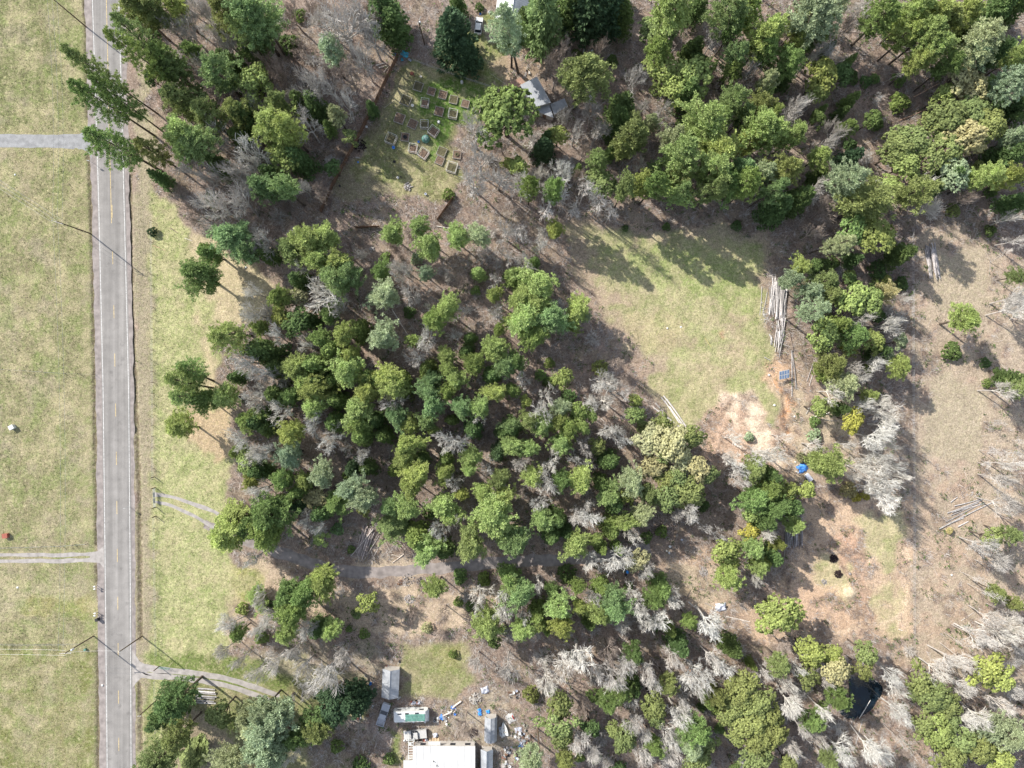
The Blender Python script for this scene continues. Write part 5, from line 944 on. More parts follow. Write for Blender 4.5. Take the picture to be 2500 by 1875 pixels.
mb = MB(); mb.extrude([(-L_ / 2, .75), (-L_ / 2 + .35, .5), (L_ / 2 - .4, .5), (L_ / 2, .95), (L_ / 2, 2.1), (L_ / 2 - .45, hh - .1), (L_ / 2 - .9, hh), (-L_ / 2 + .5, hh), (-L_ / 2 + .1, hh - .25), (-L_ / 2, hh - .7)], -Wd / 2, Wd / 2); body = mb.build('body', M['white'], t)
for x, y, c in ((-2.6, .75, 'glass'), (-.8, .8, 'black'), (1.6, .85, 'glass')): MB().box((x, y, hh + .06), (.85, .28, .12)).build('roof_vent', M[c], t)
mb = MB(); n = 16; mm = 8
for i in range(n + 1):
    for j in range(mm + 1):
        x = -1.2 + 4.7 * i / n; y = -1.32 + 1.95 * j / mm; z = hh + .07 + .05 * math.sin(i * 1.7 + j) + .04 * math.sin(j * 2.1)
        if j == 0: z -= .5
        mb.v.append((x, y, z))
for i in range(n):
    for j in range(mm): o = i * (mm + 1) + j; mb.f.append((o, o + mm + 1, o + mm + 2, o + 1)); mb.mi.append(0)
tp = mb.build('green_cover', M['greentarp'], t, smooth=True); tp['label'] = 'green tarp stretched over the trailer roof'
for y in (-1, 1):
    for x in (-.5, .45): wheel(t, x, y * (Wd / 2 - .1), .34, .2)
    for x in (-2.8, 2.6): MB().box((x, y * (Wd / 2 + .01), 1.75), (1.1, .03, .6)).build('window', M['glass'], t)
MB().box((1.3, -Wd / 2 - .015, 1.45), (.7, .03, 1.8)).build('door', M['wall'], t); MB().box((L_ / 2 + .12, 0, 1.3), (.22, 1.9, .5)).build('rear_box', M['white'], t)
mb = MB(); mb.tube([(-L_ / 2, -.6, .5), (-L_ / 2 - 1.2, 0, .5)], .06, 5); mb.tube([(-L_ / 2, .6, .5), (-L_ / 2 - 1.2, 0, .5)], .06, 5); mb.build('drawbar', M['black'], t); tag(t, 'white travel trailer with a green tarp over its roof', 'trailer')
# ---- buildings
def gabled(name, p0, p1, w, hw, hr, roofm, lab, wallm='wall', over=.25, extra=None, gam=False):
    """ridge from p0 to p1 (px), width w metres"""
    A_ = np.array(W(*p0, hr)); B_ = np.array(W(*p1, hr)); c = (A_ + B_) / 2; L_ = np.hypot(*(B_ - A_)); t = empty(name, (*c, 0), math.atan2(*(B_ - A_)[::-1]))
    l2, w2 = L_ / 2 - over, w / 2 - over; mb = MB()
    if gam: prof = [(-w2, hw), (-w2 * .62, hw + (hr - hw) * .7), (0, hr), (w2 * .62, hw + (hr - hw) * .7), (w2, hw)]
    else: prof = [(-w2, hw), (0, hr - .03), (w2, hw)]
    for s_ in (-1, 1):
        pts = [(s_ * l2, -w2, 0)] + [(s_ * l2, y, z - .03) for y, z in prof] + [(s_ * l2, w2, 0)]; mb.add(pts, [tuple(range(len(pts)))[::s_]])
    for s_ in (-1, 1): mb.add([(-l2, s_ * w2, 0), (l2, s_ * w2, 0), (l2, s_ * w2, hw), (-l2, s_ * w2, hw)], [(0, 1, 2, 3)[::-s_]])
    mb.build('wall', M[wallm], t); k = w / 2 / w2
    rf = [(y * k, z - (.10 if z == hw else 0)) for y, z in prof]; mb = MB(); n = len(rf)
    o = [(x, y, z + dz) for x in (-L_ / 2, L_ / 2) for dz in (0, .09) for y, z in rf]
    f = []
    for i in range(n - 1): f += [(n + i, n + i + 1, 3 * n + i + 1, 3 * n + i)[::-1], (i, i + 1, 2 * n + i + 1, 2 * n + i), (i, i + 1, n + i + 1, n + i)[::-1], (2 * n + i, 2 * n + i + 1, 3 * n + i + 1, 3 * n + i)]
    f += [(0, n, 3 * n, 2 * n), (n - 1, 2 * n - 1, 4 * n - 1, 3 * n - 1)[::-1]]
    mb.add(o, f); r_ = mb.build('roof', M[roofm], t)
    mb = MB()
    if 'metal' in M[roofm].name or roofm == 'greyroof':
        for i in range(int(L_ / .5)):
            x = -L_ / 2 + .25 + i * .5
            for a, b in zip(rf[:-1], rf[1:]): mb.tube([(x, a[0], a[1] + .10), (x, b[0], b[1] + .10)], .025, 4, cap=False)
        mb.build('roof_seams', M[roofm], r_)
    MB().tube([(-L_ / 2, 0, hr + .10), (L_ / 2, 0, hr + .10)], .06, 6).build('ridge_cap', M[roofm], r_)
    MB().box((l2 + .03, 0, 1.0), (.05, .9, 2.0)).build('door', M['greywood'], t)
    for s_ in (-1, 1): wd = MB().box((0, s_ * (w2 + .02), 1.4), (.8, .05, .7)).build('window', M['glass'], t)
    return tag(t, lab, name.replace('_', ' '))
gabled('garden_shed', (953, 1638), (950, 1708), 4.1, 2.3, 3.3, 'shingle', 'grey gabled shed with tree shadows on its roof, above the trailer')
gabled('garden_shed', JUNK(450, 730), JUNK(440, 1200), 3.0, 1.9, 3.1, 'shingle', 'grey barn roofed shed right of the mobile home', gam=True)
gabled('garden_shed', JUNK(372, 1350), JUNK(362, 1900), 3.0, 1.9, 2.9, 'greyroof', 'dark shed with an open end at the bottom edge of the photo')
gabled('house', (1262, -70), (1250, 40), 8.2, 3.0, 5.2, 'greyroof', 'house with a pale seamed metal roof at the top edge')
def lean(name, quad, h0, h1, roofm, lab, seams=0):
    """quad: four roof corners in px, h0 height of the first two, h1 of the last two"""
    hs = (h0, h0, h1, h1); P3 = [np.array([*W(*p, h), h]) for p, h in zip(quad, hs)]; c = sum(P3) / 4; c[2] = 0; t = empty(name, c); P3 = [p - c for p in P3]
    if np.cross(P3[1][:2] - P3[0][:2], P3[2][:2] - P3[0][:2]) < 0: P3 = P3[::-1]
    mb = MB(); mb.add([tuple(p * (.93, .93, 1) - (0, 0, .08)) for p in P3] + [tuple(p * (.93, .93, 0)) for p in P3], [(i, (i + 1) % 4, 4 + (i + 1) % 4, 4 + i)[::-1] for i in range(4)]); mb.build('wall', M['wall'], t)
    mb = MB(); mb.add([tuple(p) for p in P3] + [tuple(p - (0, 0, .08)) for p in P3], [(0, 1, 2, 3), (7, 6, 5, 4)] + [(i, i + 4, (i + 1) % 4 + 4, (i + 1) % 4) for i in range(4)]); rf = mb.build('roof', M[roofm], t)
    mb = MB()
    for i in range(1, 8):
        a = P3[0] + (P3[1] - P3[0]) * i / 8; b = P3[3] + (P3[2] - P3[3]) * i / 8; mb.tube([a + (0, 0, .02), b + (0, 0, .02)], .02, 4, cap=False)
    mb.build('roof_seams', M[roofm], rf); m = (P3[0] + P3[1]) / 2 * (.95, .95, 0)
    d = P3[1] - P3[0]; MB().box((m[0], m[1], 1.0), (.9, .08, 2.0), math.atan2(d[1], d[0])).build('door', M['brownwood'], t)
    return tag(t, lab, 'cabin')
lean('cabin', [HOUS(480, 1110), HOUS(700, 1000), HOUS(885, 1340), HOUS(660, 1400)], 3.2, 3.8, 'greyroof', 'cabin with a grey metal roof right of the garden')
lean('cabin', [HOUS(300, 1105), HOUS(490, 1005), HOUS(548, 1085), HOUS(345, 1200)], 2.6, 2.9, 'brownroof', 'small cabin with a brown roof joined to the grey one')
lean('cabin', [HOUS(720, 1345), HOUS(860, 1360), HOUS(920, 1540), HOUS(680, 1450)], 2.5, 2.3, 'greyroof', 'low shed with worn grey roof below the grey roofed cabin')
lean('cabin', [HOUS(870, 1360), HOUS(1060, 1285), HOUS(1105, 1390), HOUS(925, 1500)], 2.4, 2.2, 'shingle', 'low shed with patched roof at the right end of the cabins')
def mobile_home():
    hh = 3.3; x0, y0 = W(*YARD(812, 1137), hh); x1, y1 = W(*YARD(2212, 1137), hh); x1 += 0.0; yb = y0 - 12.5
    t = empty('mobile_home', ((x0 + x1) / 2, (y0 + yb) / 2, 0)); w, d = x1 - x0, y0 - yb; mb = MB()
    mb.box((0, 0, (hh - .3) / 2), (w - .5, d - .5, hh - .3)); xe, ye = W(*YARD(592, 1462), hh); cx = (x0 + x1) / 2; cy = (y0 + yb) / 2
    mb.box(((xe + x0) / 2 - cx + .2, (ye + yb) / 2 - cy, (hh - .5) / 2), (x0 - xe - .3, ye - yb - .5, hh - .5)); mb.build('wall', M['wall'], t)
    mb = MB(); mb.add([(-w / 2, d / 2, hh - .25), (w / 2, d / 2, hh - .25), (w / 2, 0, hh + .25), (-w / 2, 0, hh + .25), (-w / 2, -d / 2, hh - .25), (w / 2, -d / 2, hh - .25)], [(0, 3, 2, 1), (3, 4, 5, 2)])
    mb.add([(-w / 2, d / 2, hh - .37), (w / 2, d / 2, hh - .37), (w / 2, -d / 2, hh - .37), (-w / 2, -d / 2, hh - .37), (-w / 2, d / 2, hh - .26), (w / 2, d / 2, hh - .26), (w / 2, -d / 2, hh - .26), (-w / 2, -d / 2, hh - .26)], [(0, 1, 2, 3), (0, 4, 5, 1), (1, 5, 6, 2), (2, 6, 7, 3), (3, 7, 4, 0)])
    r_ = mb.build('roof', M['whiteroof'], t); mb = MB()
    for i in range(9): mb.tube([(-w / 2 + (i + .5) * w / 9, d / 2, hh - .24), (-w / 2 + (i + .5) * w / 9, 0, hh + .26), (-w / 2 + (i + .5) * w / 9, -d / 2, hh - .24)], .03, 4, cap=False)
    mb.build('roof_seams', M['greyroof'], r_); MB().box((0, d / 2 + .05, hh - .33), (w, .12, .12)).build('gutter', M['greywood'], r_)
    for q in ((.1, 4.9), (.9, 3.9)): MB().tube([(q[0] - 2.6, q[1] - 2, hh), (q[0] - 2.6, q[1] - 2, hh + .5)], .09, 8).build('vent_pipe', M['black'], r_)
    MB().box(((xe + x0) / 2 - cx, (ye + yb) / 2 - cy, hh - .42), (x0 - xe, ye - yb, .12)).build('side_roof', M['whiteroof'], t)
    for i in range(4): f = MB().box((-w / 2 + 2.2 + i * 3.6, d / 2 - .24, 1.6), (1.3, .05, 1.0)).build('window', M['glass'], t)
    a = W(*YARD(1155, 1020), 2.6); b = W(*YARD(1430, 1137), 2.6); MB().box(((a[0] + b[0]) / 2 - cx, (a[1] + b[1]) / 2 - cy + .02, 2.6), (b[0] - a[0], a[1] - b[1], .08)).build('porch_roof', M['whiteroof'], t)
    tag(t, 'mobile home with a large flat white roof at the bottom of the photo', 'mobile home')
    p = empty('pergola', (*W(*YARD(765, 1210), 2.5), 0)); mb = MB(); L_ = 5.6
    for x in (-.55, .55): mb.box((x, 0, 2.5), (.12, L_, .12))
    mb.build('beams', M['white'], p)
    for i in range(9): MB().box((0, -L_ / 2 + .3 + i * .62, 2.62), (1.25, .1, .1)).build('slat', M['white'], p)
    for x in (-.55, .55):
        for y in (-L_ / 2 + .2, L_ / 2 - .2): MB().box((x, y, 1.22), (.1, .1, 2.42)).build('post', M['white'], p)
    tag(p, 'white slatted pergola along the left side of the mobile home', 'pergola')
mobile_home()
# ---- solar array
t = empty('solar_panel_array', (*W(*PILE(372, 1410)), 0), math.radians(12)); t.scale = (1.12, 1.12, 1.12); cs = MB(); tl = math.radians(28)
mb = MB(); mb.tube([(0, 0, 0), (0, 0, 1.5)], .1, 10); mb.build('mast', M['metal'], t)
mb = MB(); mb.box((0, 0, 1.55), (2.1, .1, .1)); 
for x in (-.8, 0, .8): mb.box((x, 0, 1.60), (.06, 2.0, .06), rx=tl)
mb.build('rack', M['metal'], t)
for i in range(4):
    for j in range(2):
        x = -.83 + i * .553; v = -.52 + j * 1.04; y = v * math.cos(tl); z = 1.68 + v * math.sin(tl)
        f = MB().box((x, y, z), (.55, 1.03, .04), rx=tl).build('solar_panel', M['white'], t)
        MB().box((x, y - .027 * math.sin(tl), z + .027 * math.cos(tl)), (.40, .84, .012), rx=tl).build('cells', M['solar'], f)
tag(t, 'square array of eight blue solar panels on a mast in the clearing', 'solar panels')
# ---- tarps: crumpled sheets over a heap
def tarp(p, w, d, h, rz, m, lab, seed, name='tarp', cat='tarp'):
    r = np.random.RandomState(seed); n = 16; mb = MB(); ph = r.uniform(0, 6, 6)
    for i in range(n + 1):
        for j in range(n + 1):
            u, v = i / n * 2 - 1, j / n * 2 - 1; e = max(0, 1 - max(abs(u), abs(v)) ** 3)
            z = h * e * (.65 + .35 * math.sin(u * 4 + ph[0]) * math.sin(v * 3 + ph[1])) + .06 * math.sin(u * 11 + v * 7 + ph[2]) * e + .05
            k = 1 + .10 * math.sin(5 * math.atan2(v, u) + ph[3]) + .06 * math.sin(9 * math.atan2(v, u) + ph[4]); mb.v.append((u * w / 2 * k, v * d / 2 * k, z))
    for i in range(n):
        for j in range(n): o = i * (n + 1) + j; mb.f.append((o, o + n + 1, o + n + 2, o + 1)); mb.mi.append(0)
    b = len(mb.v); N_ = (n + 1) ** 2; mb.v += [(x, y, max(-.02, z - .12)) for x, y, z in mb.v[:N_]]
    rim = [i * (n + 1) for i in range(n + 1)] + [n * (n + 1) + j for j in range(1, n + 1)] + [i * (n + 1) + n for i in range(n - 1, -1, -1)] + list(range(n - 1, 0, -1))
    for q in range(len(rim)): a_, c_ = rim[q], rim[(q + 1) % len(rim)]; mb.f.append((a_, a_ + b, c_ + b, c_)); mb.mi.append(0)
    o = mb.build(name, M[m], smooth=True); o.location = (*W(*p), 0); o.rotation_euler = (0, 0, rz); return tag(o, lab, cat)
tarp(c4(342, 698), 2.4, 2.2, .9, .6, 'bluetarp', 'bright blue tarp spread over a heap next to the white trailer', 1)
for i, (x, y) in enumerate(((350, 655), (362, 668), (375, 680), (388, 690), (325, 745), (345, 755), (300, 670), (310, 700))):
    tag(log(c4(x, y), c4(x + (22 if i < 4 else -20), y + (-6 if i < 4 else 14)), .07, .3, tint=(.55, .45, .33), name='plank'), 'plank end sticking out from under the blue tarp', 'plank', 'planks under the blue tarp')
t = empty('cargo_trailer', (*W(*c4(382, 776)), 0), math.atan2(-62, 48)); MB().box((0, 0, .75), (1.9, 1.0, .75)).build('box_body', M['white'], t); MB().box((0, 0, 1.15), (1.95, 1.06, .06)).build('lid', M['silvertarp'], t)
for y in (-1, 1): wheel(t, 0, y * .6, .28, .16)
mb = MB(); mb.tube([(.95, 0, .45), (1.7, 0, .45)], .04, 5); mb.build('drawbar', M['metal'], t); tag(t, 'small white box trailer beside the blue tarp', 'trailer')
for x, y in ((278, 648), (288, 730), (300, 738), (322, 830)): o = MB().lathe((0, 0, 0), [(.16, 0), (.19, .35), (.2, .36), (.12, .36)], 10).build('bucket', M['white']); o.location = (*W(*c4(x, y)), 0); pend(o, 'white bucket', 'bucket', *c4(x, y), 'buckets around the blue tarp')
tarp(src('A2', 1272, 458), 1.9, 1.3, .5, -.5, 'cyantarp', 'turquoise tarp crumpled at the top corner of the board fence', 2); tarp(src('A2', 1250, 502), .6, .8, .3, .2, 'cyantarp', 'small turquoise tarp scrap below the larger turquoise tarp', 3)
tarp(src('A2', 1315, 505), .9, .5, .2, -.6, 'silvertarp', 'grey sheet beside the turquoise tarp', 4); tarp(src('A2', 565, 340), .7, .9, .2, .4, 'bluetarp', 'faded blue scrap among the leafless trees at the top', 5); tarp(src('A2', 495, 490), .8, 1.1, .2, .2, 'silvertarp', 'pale blue scrap below the faded blue scrap', 6)
tarp(src('D3', 1795, 302), 2.6, 1.9, .9, .1, 'silvertarp', 'silver tarp draped over a heap in the lower yard', 7); tarp(src('D3', 1838, 302), .9, .5, .4, .1, 'black', 'dark bundle poking out of the silver tarp', 8)
tarp(src('D2', 1370, 1108), 2.6, .8, .4, .05, 'silvertarp', 'grey cover over the clutter behind the travel trailer', 9); tarp(src('D2', 1680, 1148), 1.2, .9, .5, .3, 'bluetarp', 'blue tarp on the row of beams, upper one', 10)
tarp(src('D2', 1585, 1230), 1.1, 1.3, .5, -.4, 'bluetarp', 'blue tarp on the row of beams, lower one', 11); tarp(JUNK(340, 195), 1.9, 1.6, .5, .3, 'silvertarp', 'grey sheet spread on the grass right of the yard', 12)
tarp(JUNK(1020, 1240), 1.3, 1.0, .1, .4, 'bluetarp', 'flat faded blue sheet in the junk yard', 13); tarp(JUNK(820, 720), 2.0, 2.2, .2, .5, 'whiteroof', 'pale sheet with red stripe above the boat', 14); tarp(JUNK(870, 700), .3, 1.3, .5, .5, 'redplastic', 'red strip on the pale sheet above the boat', 15)
tarp(JUNK(970, 940), 1.7, 1.3, .2, .1, 'silvertarp', 'pale bluish sheet in the junk right of the boat', 16); tarp(YARD(1320, 870), 1.2, 1.0, .8, .2, 'silvertarp', 'white and blue covered heap right of the off white pickup', 17); tarp(YARD(1100, 990), 1.2, 1.3, .7, .2, 'silvertarp', 'grey bundle above the mobile home roof', 18)
# boat
t = empty('small_boat', (*W(*JUNK(705, 910)), 0), 1.75); mb = MB(); n = 14; rings = []
for i in range(n + 1):
    u = i / n; w = .85 * (math.sin(min(1, (1 - u) * 1.25 + .02) * math.pi / 2)) ** .8 * (.85 + .15 * u) ; x = -1.6 + 3.4 * u
    for y, z in ((-w, .75), (-w * .85, .35), (0, .15 + .3 * u ** 3), (w * .85, .35), (w, .75), (w * .8, .76), (0, .42 + .1 * u), (-w * .8, .76)): mb.v.append((x, y, z))
for i in range(n):
    for j in range(8): a_ = i * 8 + j; b_ = i * 8 + (j + 1) % 8; mb.f.append((a_, b_, b_ + 8, a_ + 8)[::-1]); mb.mi.append(0)
mb.f.append(tuple(range(8))); mb.mi.append(0); mb.build('hull', M['white'], t)
for x in (-.7, .3): MB().box((x, 0, .66), (.25, 1.2, .04)).build('seat', M['greywood'], t)
tag(t, 'small white boat lying right of the barn roofed shed', 'boat')
# ---- garden
BEDS = [(720, 430, 22, 0, -.32), (910, 500, 19, 0, -.28), (1075, 550, 20, 0, -.25), (1230, 620, 20, 0, -.2), (1400, 680, 19, 0, -.25), (1565, 750, 19, 0, -.25), (540, 630, 24, 0, -.4), (820, 680, 19, 1, -.15), (1020, 790, 22, 0, -.25), (1225, 840, 21, 1, -.2),
        (450, 890, 24, 0, -.35), (640, 970, 22, 0, -.45), (815, 990, 19, 1, -.05), (945, 1090, 22, 1, -.6), (530, 1160, 20, 2, -.1), (335, 1200, 24, 1, -.4), (650, 1335, 20, 1, -.2), (800, 1410, 22, 1, -.6), (1060, 1370, 22, 0, -.4), (1030, 1500, 20, 0, -.4), (1280, 1415, 20, 3, -.15), (1210, 1610, 24, 1, -.3)]
for i, (x, y, s_, k, rz) in enumerate(BEDS):
    p = GARD(x, y); w = s_ * S * .98; t = empty('raised_bed', (*W(*p), 0), rz); mb = MB()
    for sx, sy, dx, dy in ((0, 1, w, .06), (0, -1, w, .06), (1, 0, .06, w - .12), (-1, 0, .06, w - .12)): mb.box((sx * (w / 2 - .03), sy * (w / 2 - .03), .22), (dx, dy, .5))
    mb.build('side_boards', M['greywood'], t); mb = MB(); n = 8
    for a in range(n + 1):
        for b in range(n + 1): mb.v.append(((a / n - .5) * (w - .14), (b / n - .5) * (w - .14), .40 + RO.uniform(-.05, .06)))
    for a in range(n):
        for b in range(n): o = a * (n + 1) + b; mb.f.append((o, o + n + 1, o + n + 2, o + 1)); mb.mi.append(0)
    mb.build('soil', M['soil'] if i % 3 else M['weeds'], t)
    if k == 1:
        mb = MB(); q = w / 2; hh = 1.5
        for X, Y in ((-q, -q), (q, -q), (q, q), (-q, q)): mb.tube([(X, Y, .2), (X, Y, hh)], .035, 5)
        for a, b in (((-q, -q), (q, -q)), ((q, -q), (q, q)), ((q, q), (-q, q)), ((-q, q), (-q, -q))): mb.tube([(*a, hh), (*b, hh)], .04, 5)
        mb.build('trellis_frame', M['white'], t)
    if k >= 2: MB().lathe((0, 0, .42), [(.45, 0), (.5, .1), (.45, .22), (.25, .22), (.22, .1), (.22, .02)], 18).build('tyre_planter', M['rubber'] if k == 2 else M['weeds'], t)
    d = {0: 'raised bed of bare soil', 1: 'raised bed under an open white frame', 2: 'raised bed with a tyre on it', 3: 'white edged raised bed with a round planter'}[k]
    pend(t, d, 'raised bed', *p, 'raised beds of the vegetable garden')
t = empty('garden_dome', (*W(*GARD(828, 1190)), 0)); MB().lathe((0, 0, 0), [(.95, 0), (1.0, .4), (.9, .85), (.6, 1.25), (.25, 1.42), (.02, 1.46)], 22).build('dome', M['greentarp'], t)
mb = MB()
for a in range(5): q = a * 1.256; mb.tube([(math.cos(q) * 1.0, math.sin(q) * 1.0, .4), (math.cos(q) * .62, math.sin(q) * .62, 1.27), (0, 0, 1.5)], .035, 4)
mb.build('ribs', M['silvertarp'], t); t.children[0].color = (1, 1, 1, 1); tag(t, 'dark teal dome shaped tank in the middle of the garden', 'tank')
def barrel(p, r, h, m, lab, cat='barrel'):
    t = empty('barrel', (*W(*p), 0)); MB().lathe((0, 0, 0), [(r * .9, 0), (r, .06), (r, h * .3), (r * 1.04, h * .33), (r, h * .36), (r, h * .65), (r * 1.04, h * .68), (r, h * .71), (r, h - .04), (r * .92, h)], 18).build('barrel_body', M[m], t)
    MB().lathe((0, 0, h), [(r * .88, 0), (r * .88, .03), (r * .2, .035)], 18).build('lid', M[m], t); return tag(t, lab, cat)
barrel(GARD(1350, 370), .33, .9, 'white', 'white barrel by the upper garden fence'); barrel(GARD(1018, 947), .33, .8, 'white', 'white barrel in the middle of the garden above the dome'); barrel(src('C3', 1005, 1572), .33, .9, 'blueplastic', 'bright blue barrel under the leafless white tree'); barrel(src('C3', 992, 1598), .3, .7, 'black', 'dark barrel just below the blue barrel')
for x, y, r_ in ((1365, 1360, .32), (1338, 1398, .16), (1358, 1412, .26), (1465, 1303, .28)):
    o = MB().lathe((0, 0, 0), [(r_ * .85, 0), (r_, .38), (r_ * 1.05, .4), (r_ * .6, .41)], 14).build('bucket', M['white'] if y != 1303 else M['silvertarp']); p = src('C3', x, y); o.location = (*W(*p), 0)
    tag(o, {1360: 'large round white tub on the gravel, topmost of three', 1398: 'smallest white bucket of the three on the gravel', 1412: 'white tub on the gravel, lowest of three', 1303: 'dull grey tub above the white tubs on the gravel'}[y], 'bucket')
# trellises, pallets, planks
def frame(p, w, d, rz, m, lab, name='planter_frame', slats=5, cat='frame', z=.12):
    t = empty(name, (*W(*p), 0), rz); mb = MB()
    for y in (-d / 2, 0, d / 2): mb.box((0, y, z / 2), (w, .09, z))
    mb.build('bearers', M[m], t); mb = MB()
    for i in range(slats): MB().box((-w / 2 + w * (i + .5) / slats, 0, z + .02), (w / slats * .68, d + .1, .035)).build('slat', M[m], t)
    return tag(t, lab, cat)
frame(src('D3', 1385, 115), .8, 1.1, -.2, 'palewood', 'small pale pallet on the bare ground left of the silver tarp', 'pallet', 4, 'pallet'); frame(src('D3', 1490, 165), 2.2, 1.8, -.5, 'palewood', 'large wooden pallet left of the silver tarp', 'pallet', 7, 'pallet')
frame(YARD(1290, 965), 2.7, .75, .03, 'palewood', 'long pale wooden planter frame above the mobile home', slats=4)
for i, (a, b, w) in enumerate((((1485, 430), (1700, 325), .5), ((1700, 250), (1905, 95), .45), ((1500, 470), (1580, 440), .35), ((1720, 360), (1770, 320), .4))):
    tag(log(YARD(*a), YARD(*b), w * .4, .1, tint=(.55, .48, .42), name='beam', taper=1), f'thick pale beam in the row right of the travel trailer, {("second longest", "longest, at the upper end", "lower short one", "short one in the middle")[i]}', 'beam')
# junk in the yards
def tub(p, s_, m, name, desc, cat, grp):
    rz = RO.uniform(0, 3.1)
    if name == 'tyre': mb = MB().lathe((0, 0, 0), [(.2, .0), (.32, .02), (.34, .1), (.32, .19), (.2, .2), (.18, .1)], 16)
    elif name == 'box': mb = MB().box((0, 0, s_ * .35), (s_, s_ * .75, s_ * .7)); mb.box((0, 0, s_ * .72), (s_ * 1.04, s_ * .79, .04))
    elif name == 'chair':
        mb = MB().box((0, 0, .42), (.45, .45, .05)); mb.box((-.22, 0, .68), (.05, .45, .5))
        for a in (-.2, .2):
            for b in (-.2, .2): mb.box((a, b, .2), (.04, .04, .4))
    elif name == 'bag': mb = MB().lathe((0, 0, 0), [(s_ * .35, 0), (s_ * .55, s_ * .15), (s_ * .5, s_ * .4), (s_ * .25, s_ * .55), (s_ * .08, s_ * .68)], 9, 1, RO.uniform(.6, .9))
    elif name == 'board': mb = MB().box((0, 0, .08), (s_ * 1.9, s_ * .55, .05)); mb.box((s_ * .1, .06, .13), (s_ * 1.2, s_ * .4, .05), .3)
    else: mb = MB().lathe((0, 0, 0), [(s_ * .38, 0), (s_ * .48, s_ * .7), (s_ * .52, s_ * .72), (s_ * .36, s_ * .72), (s_ * .34, s_ * .4)], 12)
    o = mb.build(name, M[m]); o.location = (*W(*p), 0); o.rotation_euler = (0, 0, rz); pend(o, desc, cat, *p, grp)
JK = [('box', 'white', 'white box'), ('box', 'wall', 'tan cardboard box'), ('tub', 'silvertarp', 'grey tub'), ('tub', 'white', 'white tub'), ('bag', 'black', 'black rubbish bag'), ('bag', 'white', 'white sack'), ('tyre', 'rubber', 'old tyre'), ('chair', 'white', 'white plastic chair'), ('board', 'greywood', 'grey board'), ('tub', 'bluetarp', 'blue tub'), ('box', 'redwood', 'reddish box'), ('board', 'brownwood', 'brown board'), ('tub', 'black', 'black tub'), ('board', 'stone', 'weathered board'), ('bag', 'stone', 'grey brown sack'), ('box', 'brownwood', 'brown crate'), ('tyre', 'rubber', 'old tyre'), ('board', 'whiteroof', 'pale sheet of board'), ('box', 'silver', 'grey metal case')]
def junk(f, pts, grp, sizes=(.35, .75)):
    for x, y in pts: n_, m_, d_ = RO.choice(JK); tub(f(x, y), RO.uniform(*sizes), m_, n_, d_, d_.split()[-1], grp)
junk(JUNK, [(RO.gauss(1040, 95), RO.gauss(1040, 90)) for _ in range(34)] + [(RO.gauss(1000, 70), RO.gauss(1400, 45)) for _ in range(14)] + [(RO.gauss(730, 60), RO.gauss(1350, 70)) for _ in range(26)] + [(RO.gauss(700, 60), RO.gauss(1560, 50)) for _ in range(16)] + [(RO.uniform(600, 700), RO.uniform(820, 1050)) for _ in range(12)] + [(RO.gauss(880, 60), RO.gauss(250, 60)) for _ in range(10)], 'junk strewn over the yard right of the sheds')
junk(YARD, [(RO.uniform(1060, 1600), 610 - (x_ := RO.uniform(0, 1)) * 60 - RO.uniform(0, 90)) for _ in range(22)] + [(RO.uniform(690, 1000), RO.uniform(90, 165)) for _ in range(9)] + [(RO.uniform(640, 1150), RO.uniform(960, 1110)) for _ in range(16)] + [(RO.uniform(1350, 1800), RO.uniform(250, 520)) for _ in range(12)] + [(770, 560), (625, 985), (590, 1340), (560, 1390)], 'clutter around the trailer and mobile home')
junk(lambda x, y: src('D2', x, y), [(1015, 1100), (1005, 1130), (880, 1235), (900, 1225), (960, 1215), (700, 930), (755, 920), (885, 1150), (985, 940), (1225, 1070), (1120, 800), (940, 880), (1350, 1262), (1180, 720), (1230, 760), (870, 1600), (960, 1640)], 'clutter left of the gabled shed')
junk(lambda x, y: src('A2', x, y), [(1335, 625), (1350, 640), (1410, 650), (1180, 455), (1200, 470), (875, 1330), (880, 1370), (1185, 1365), (1215, 1500), (1240, 1495), (1300, 1570), (1450, 1640), (1900, 100), (1985, 110), (1910, 120), (1390, 1200), (725, 1570), (1340, 895), (950, 1070), (1180, 1250)], 'odds and ends in and around the garden')
junk(lambda x, y: src('A3', x, y), [(160, 600), (180, 620), (150, 630), (700, 415), (710, 430), (440, 320), (470, 330), (575, 450), (640, 430), (1030, 348), (1195, 925)], 'odds and ends around the cabins')
for x, y, l in ((240, 570, 'bright blue bag in the junk yard, upper left of three'), (245, 640, 'bright blue bag in the junk yard, lower left of three'), (400, 600, 'bright blue bag in the junk yard, rightmost of three')):
    tarp(JUNK(x, y), .9, .8, .5, .3, 'blueplastic', l, int(x + y), 'blue_bag', 'bag')
o = tarp(src('A3', 702, 826), .9, 1.6, .7, .2, 'white', 'white covered bundle below the big olive pine', 40)
# burnt piles, stumps, stone heaps
def heap(p, r, n, m, lab, cat, name, sz, seed):
    rr = np.random.RandomState(seed); mb = MB()
    for i in range(n):
        a = rr.rand() * 6.28; q = r * math.sqrt(rr.rand()); s_ = sz * rr.uniform(.5, 1.3); mb.box((math.cos(a) * q, math.sin(a) * q, s_ * .3 + (1 - q / r) * r * .35 * rr.rand()), (s_, s_ * rr.uniform(.4, .9), s_ * .6), rr.rand() * 3, rr.uniform(.6, .95), rr.uniform(-.4, .4))
    o = mb.build(name, M[m]); o.location = (*W(*p), 0); return tag(o, lab, cat)
heap(c4(605, 1465), 1.0, 150, 'char', 'burnt brush pile in the lower right yard, upper one', 'burnt pile', 'burnt_pile', .28, 1); heap(c4(645, 1595), .95, 140, 'char', 'burnt brush pile in the lower right yard, lower one', 'burnt pile', 'burnt_pile', .28, 2)
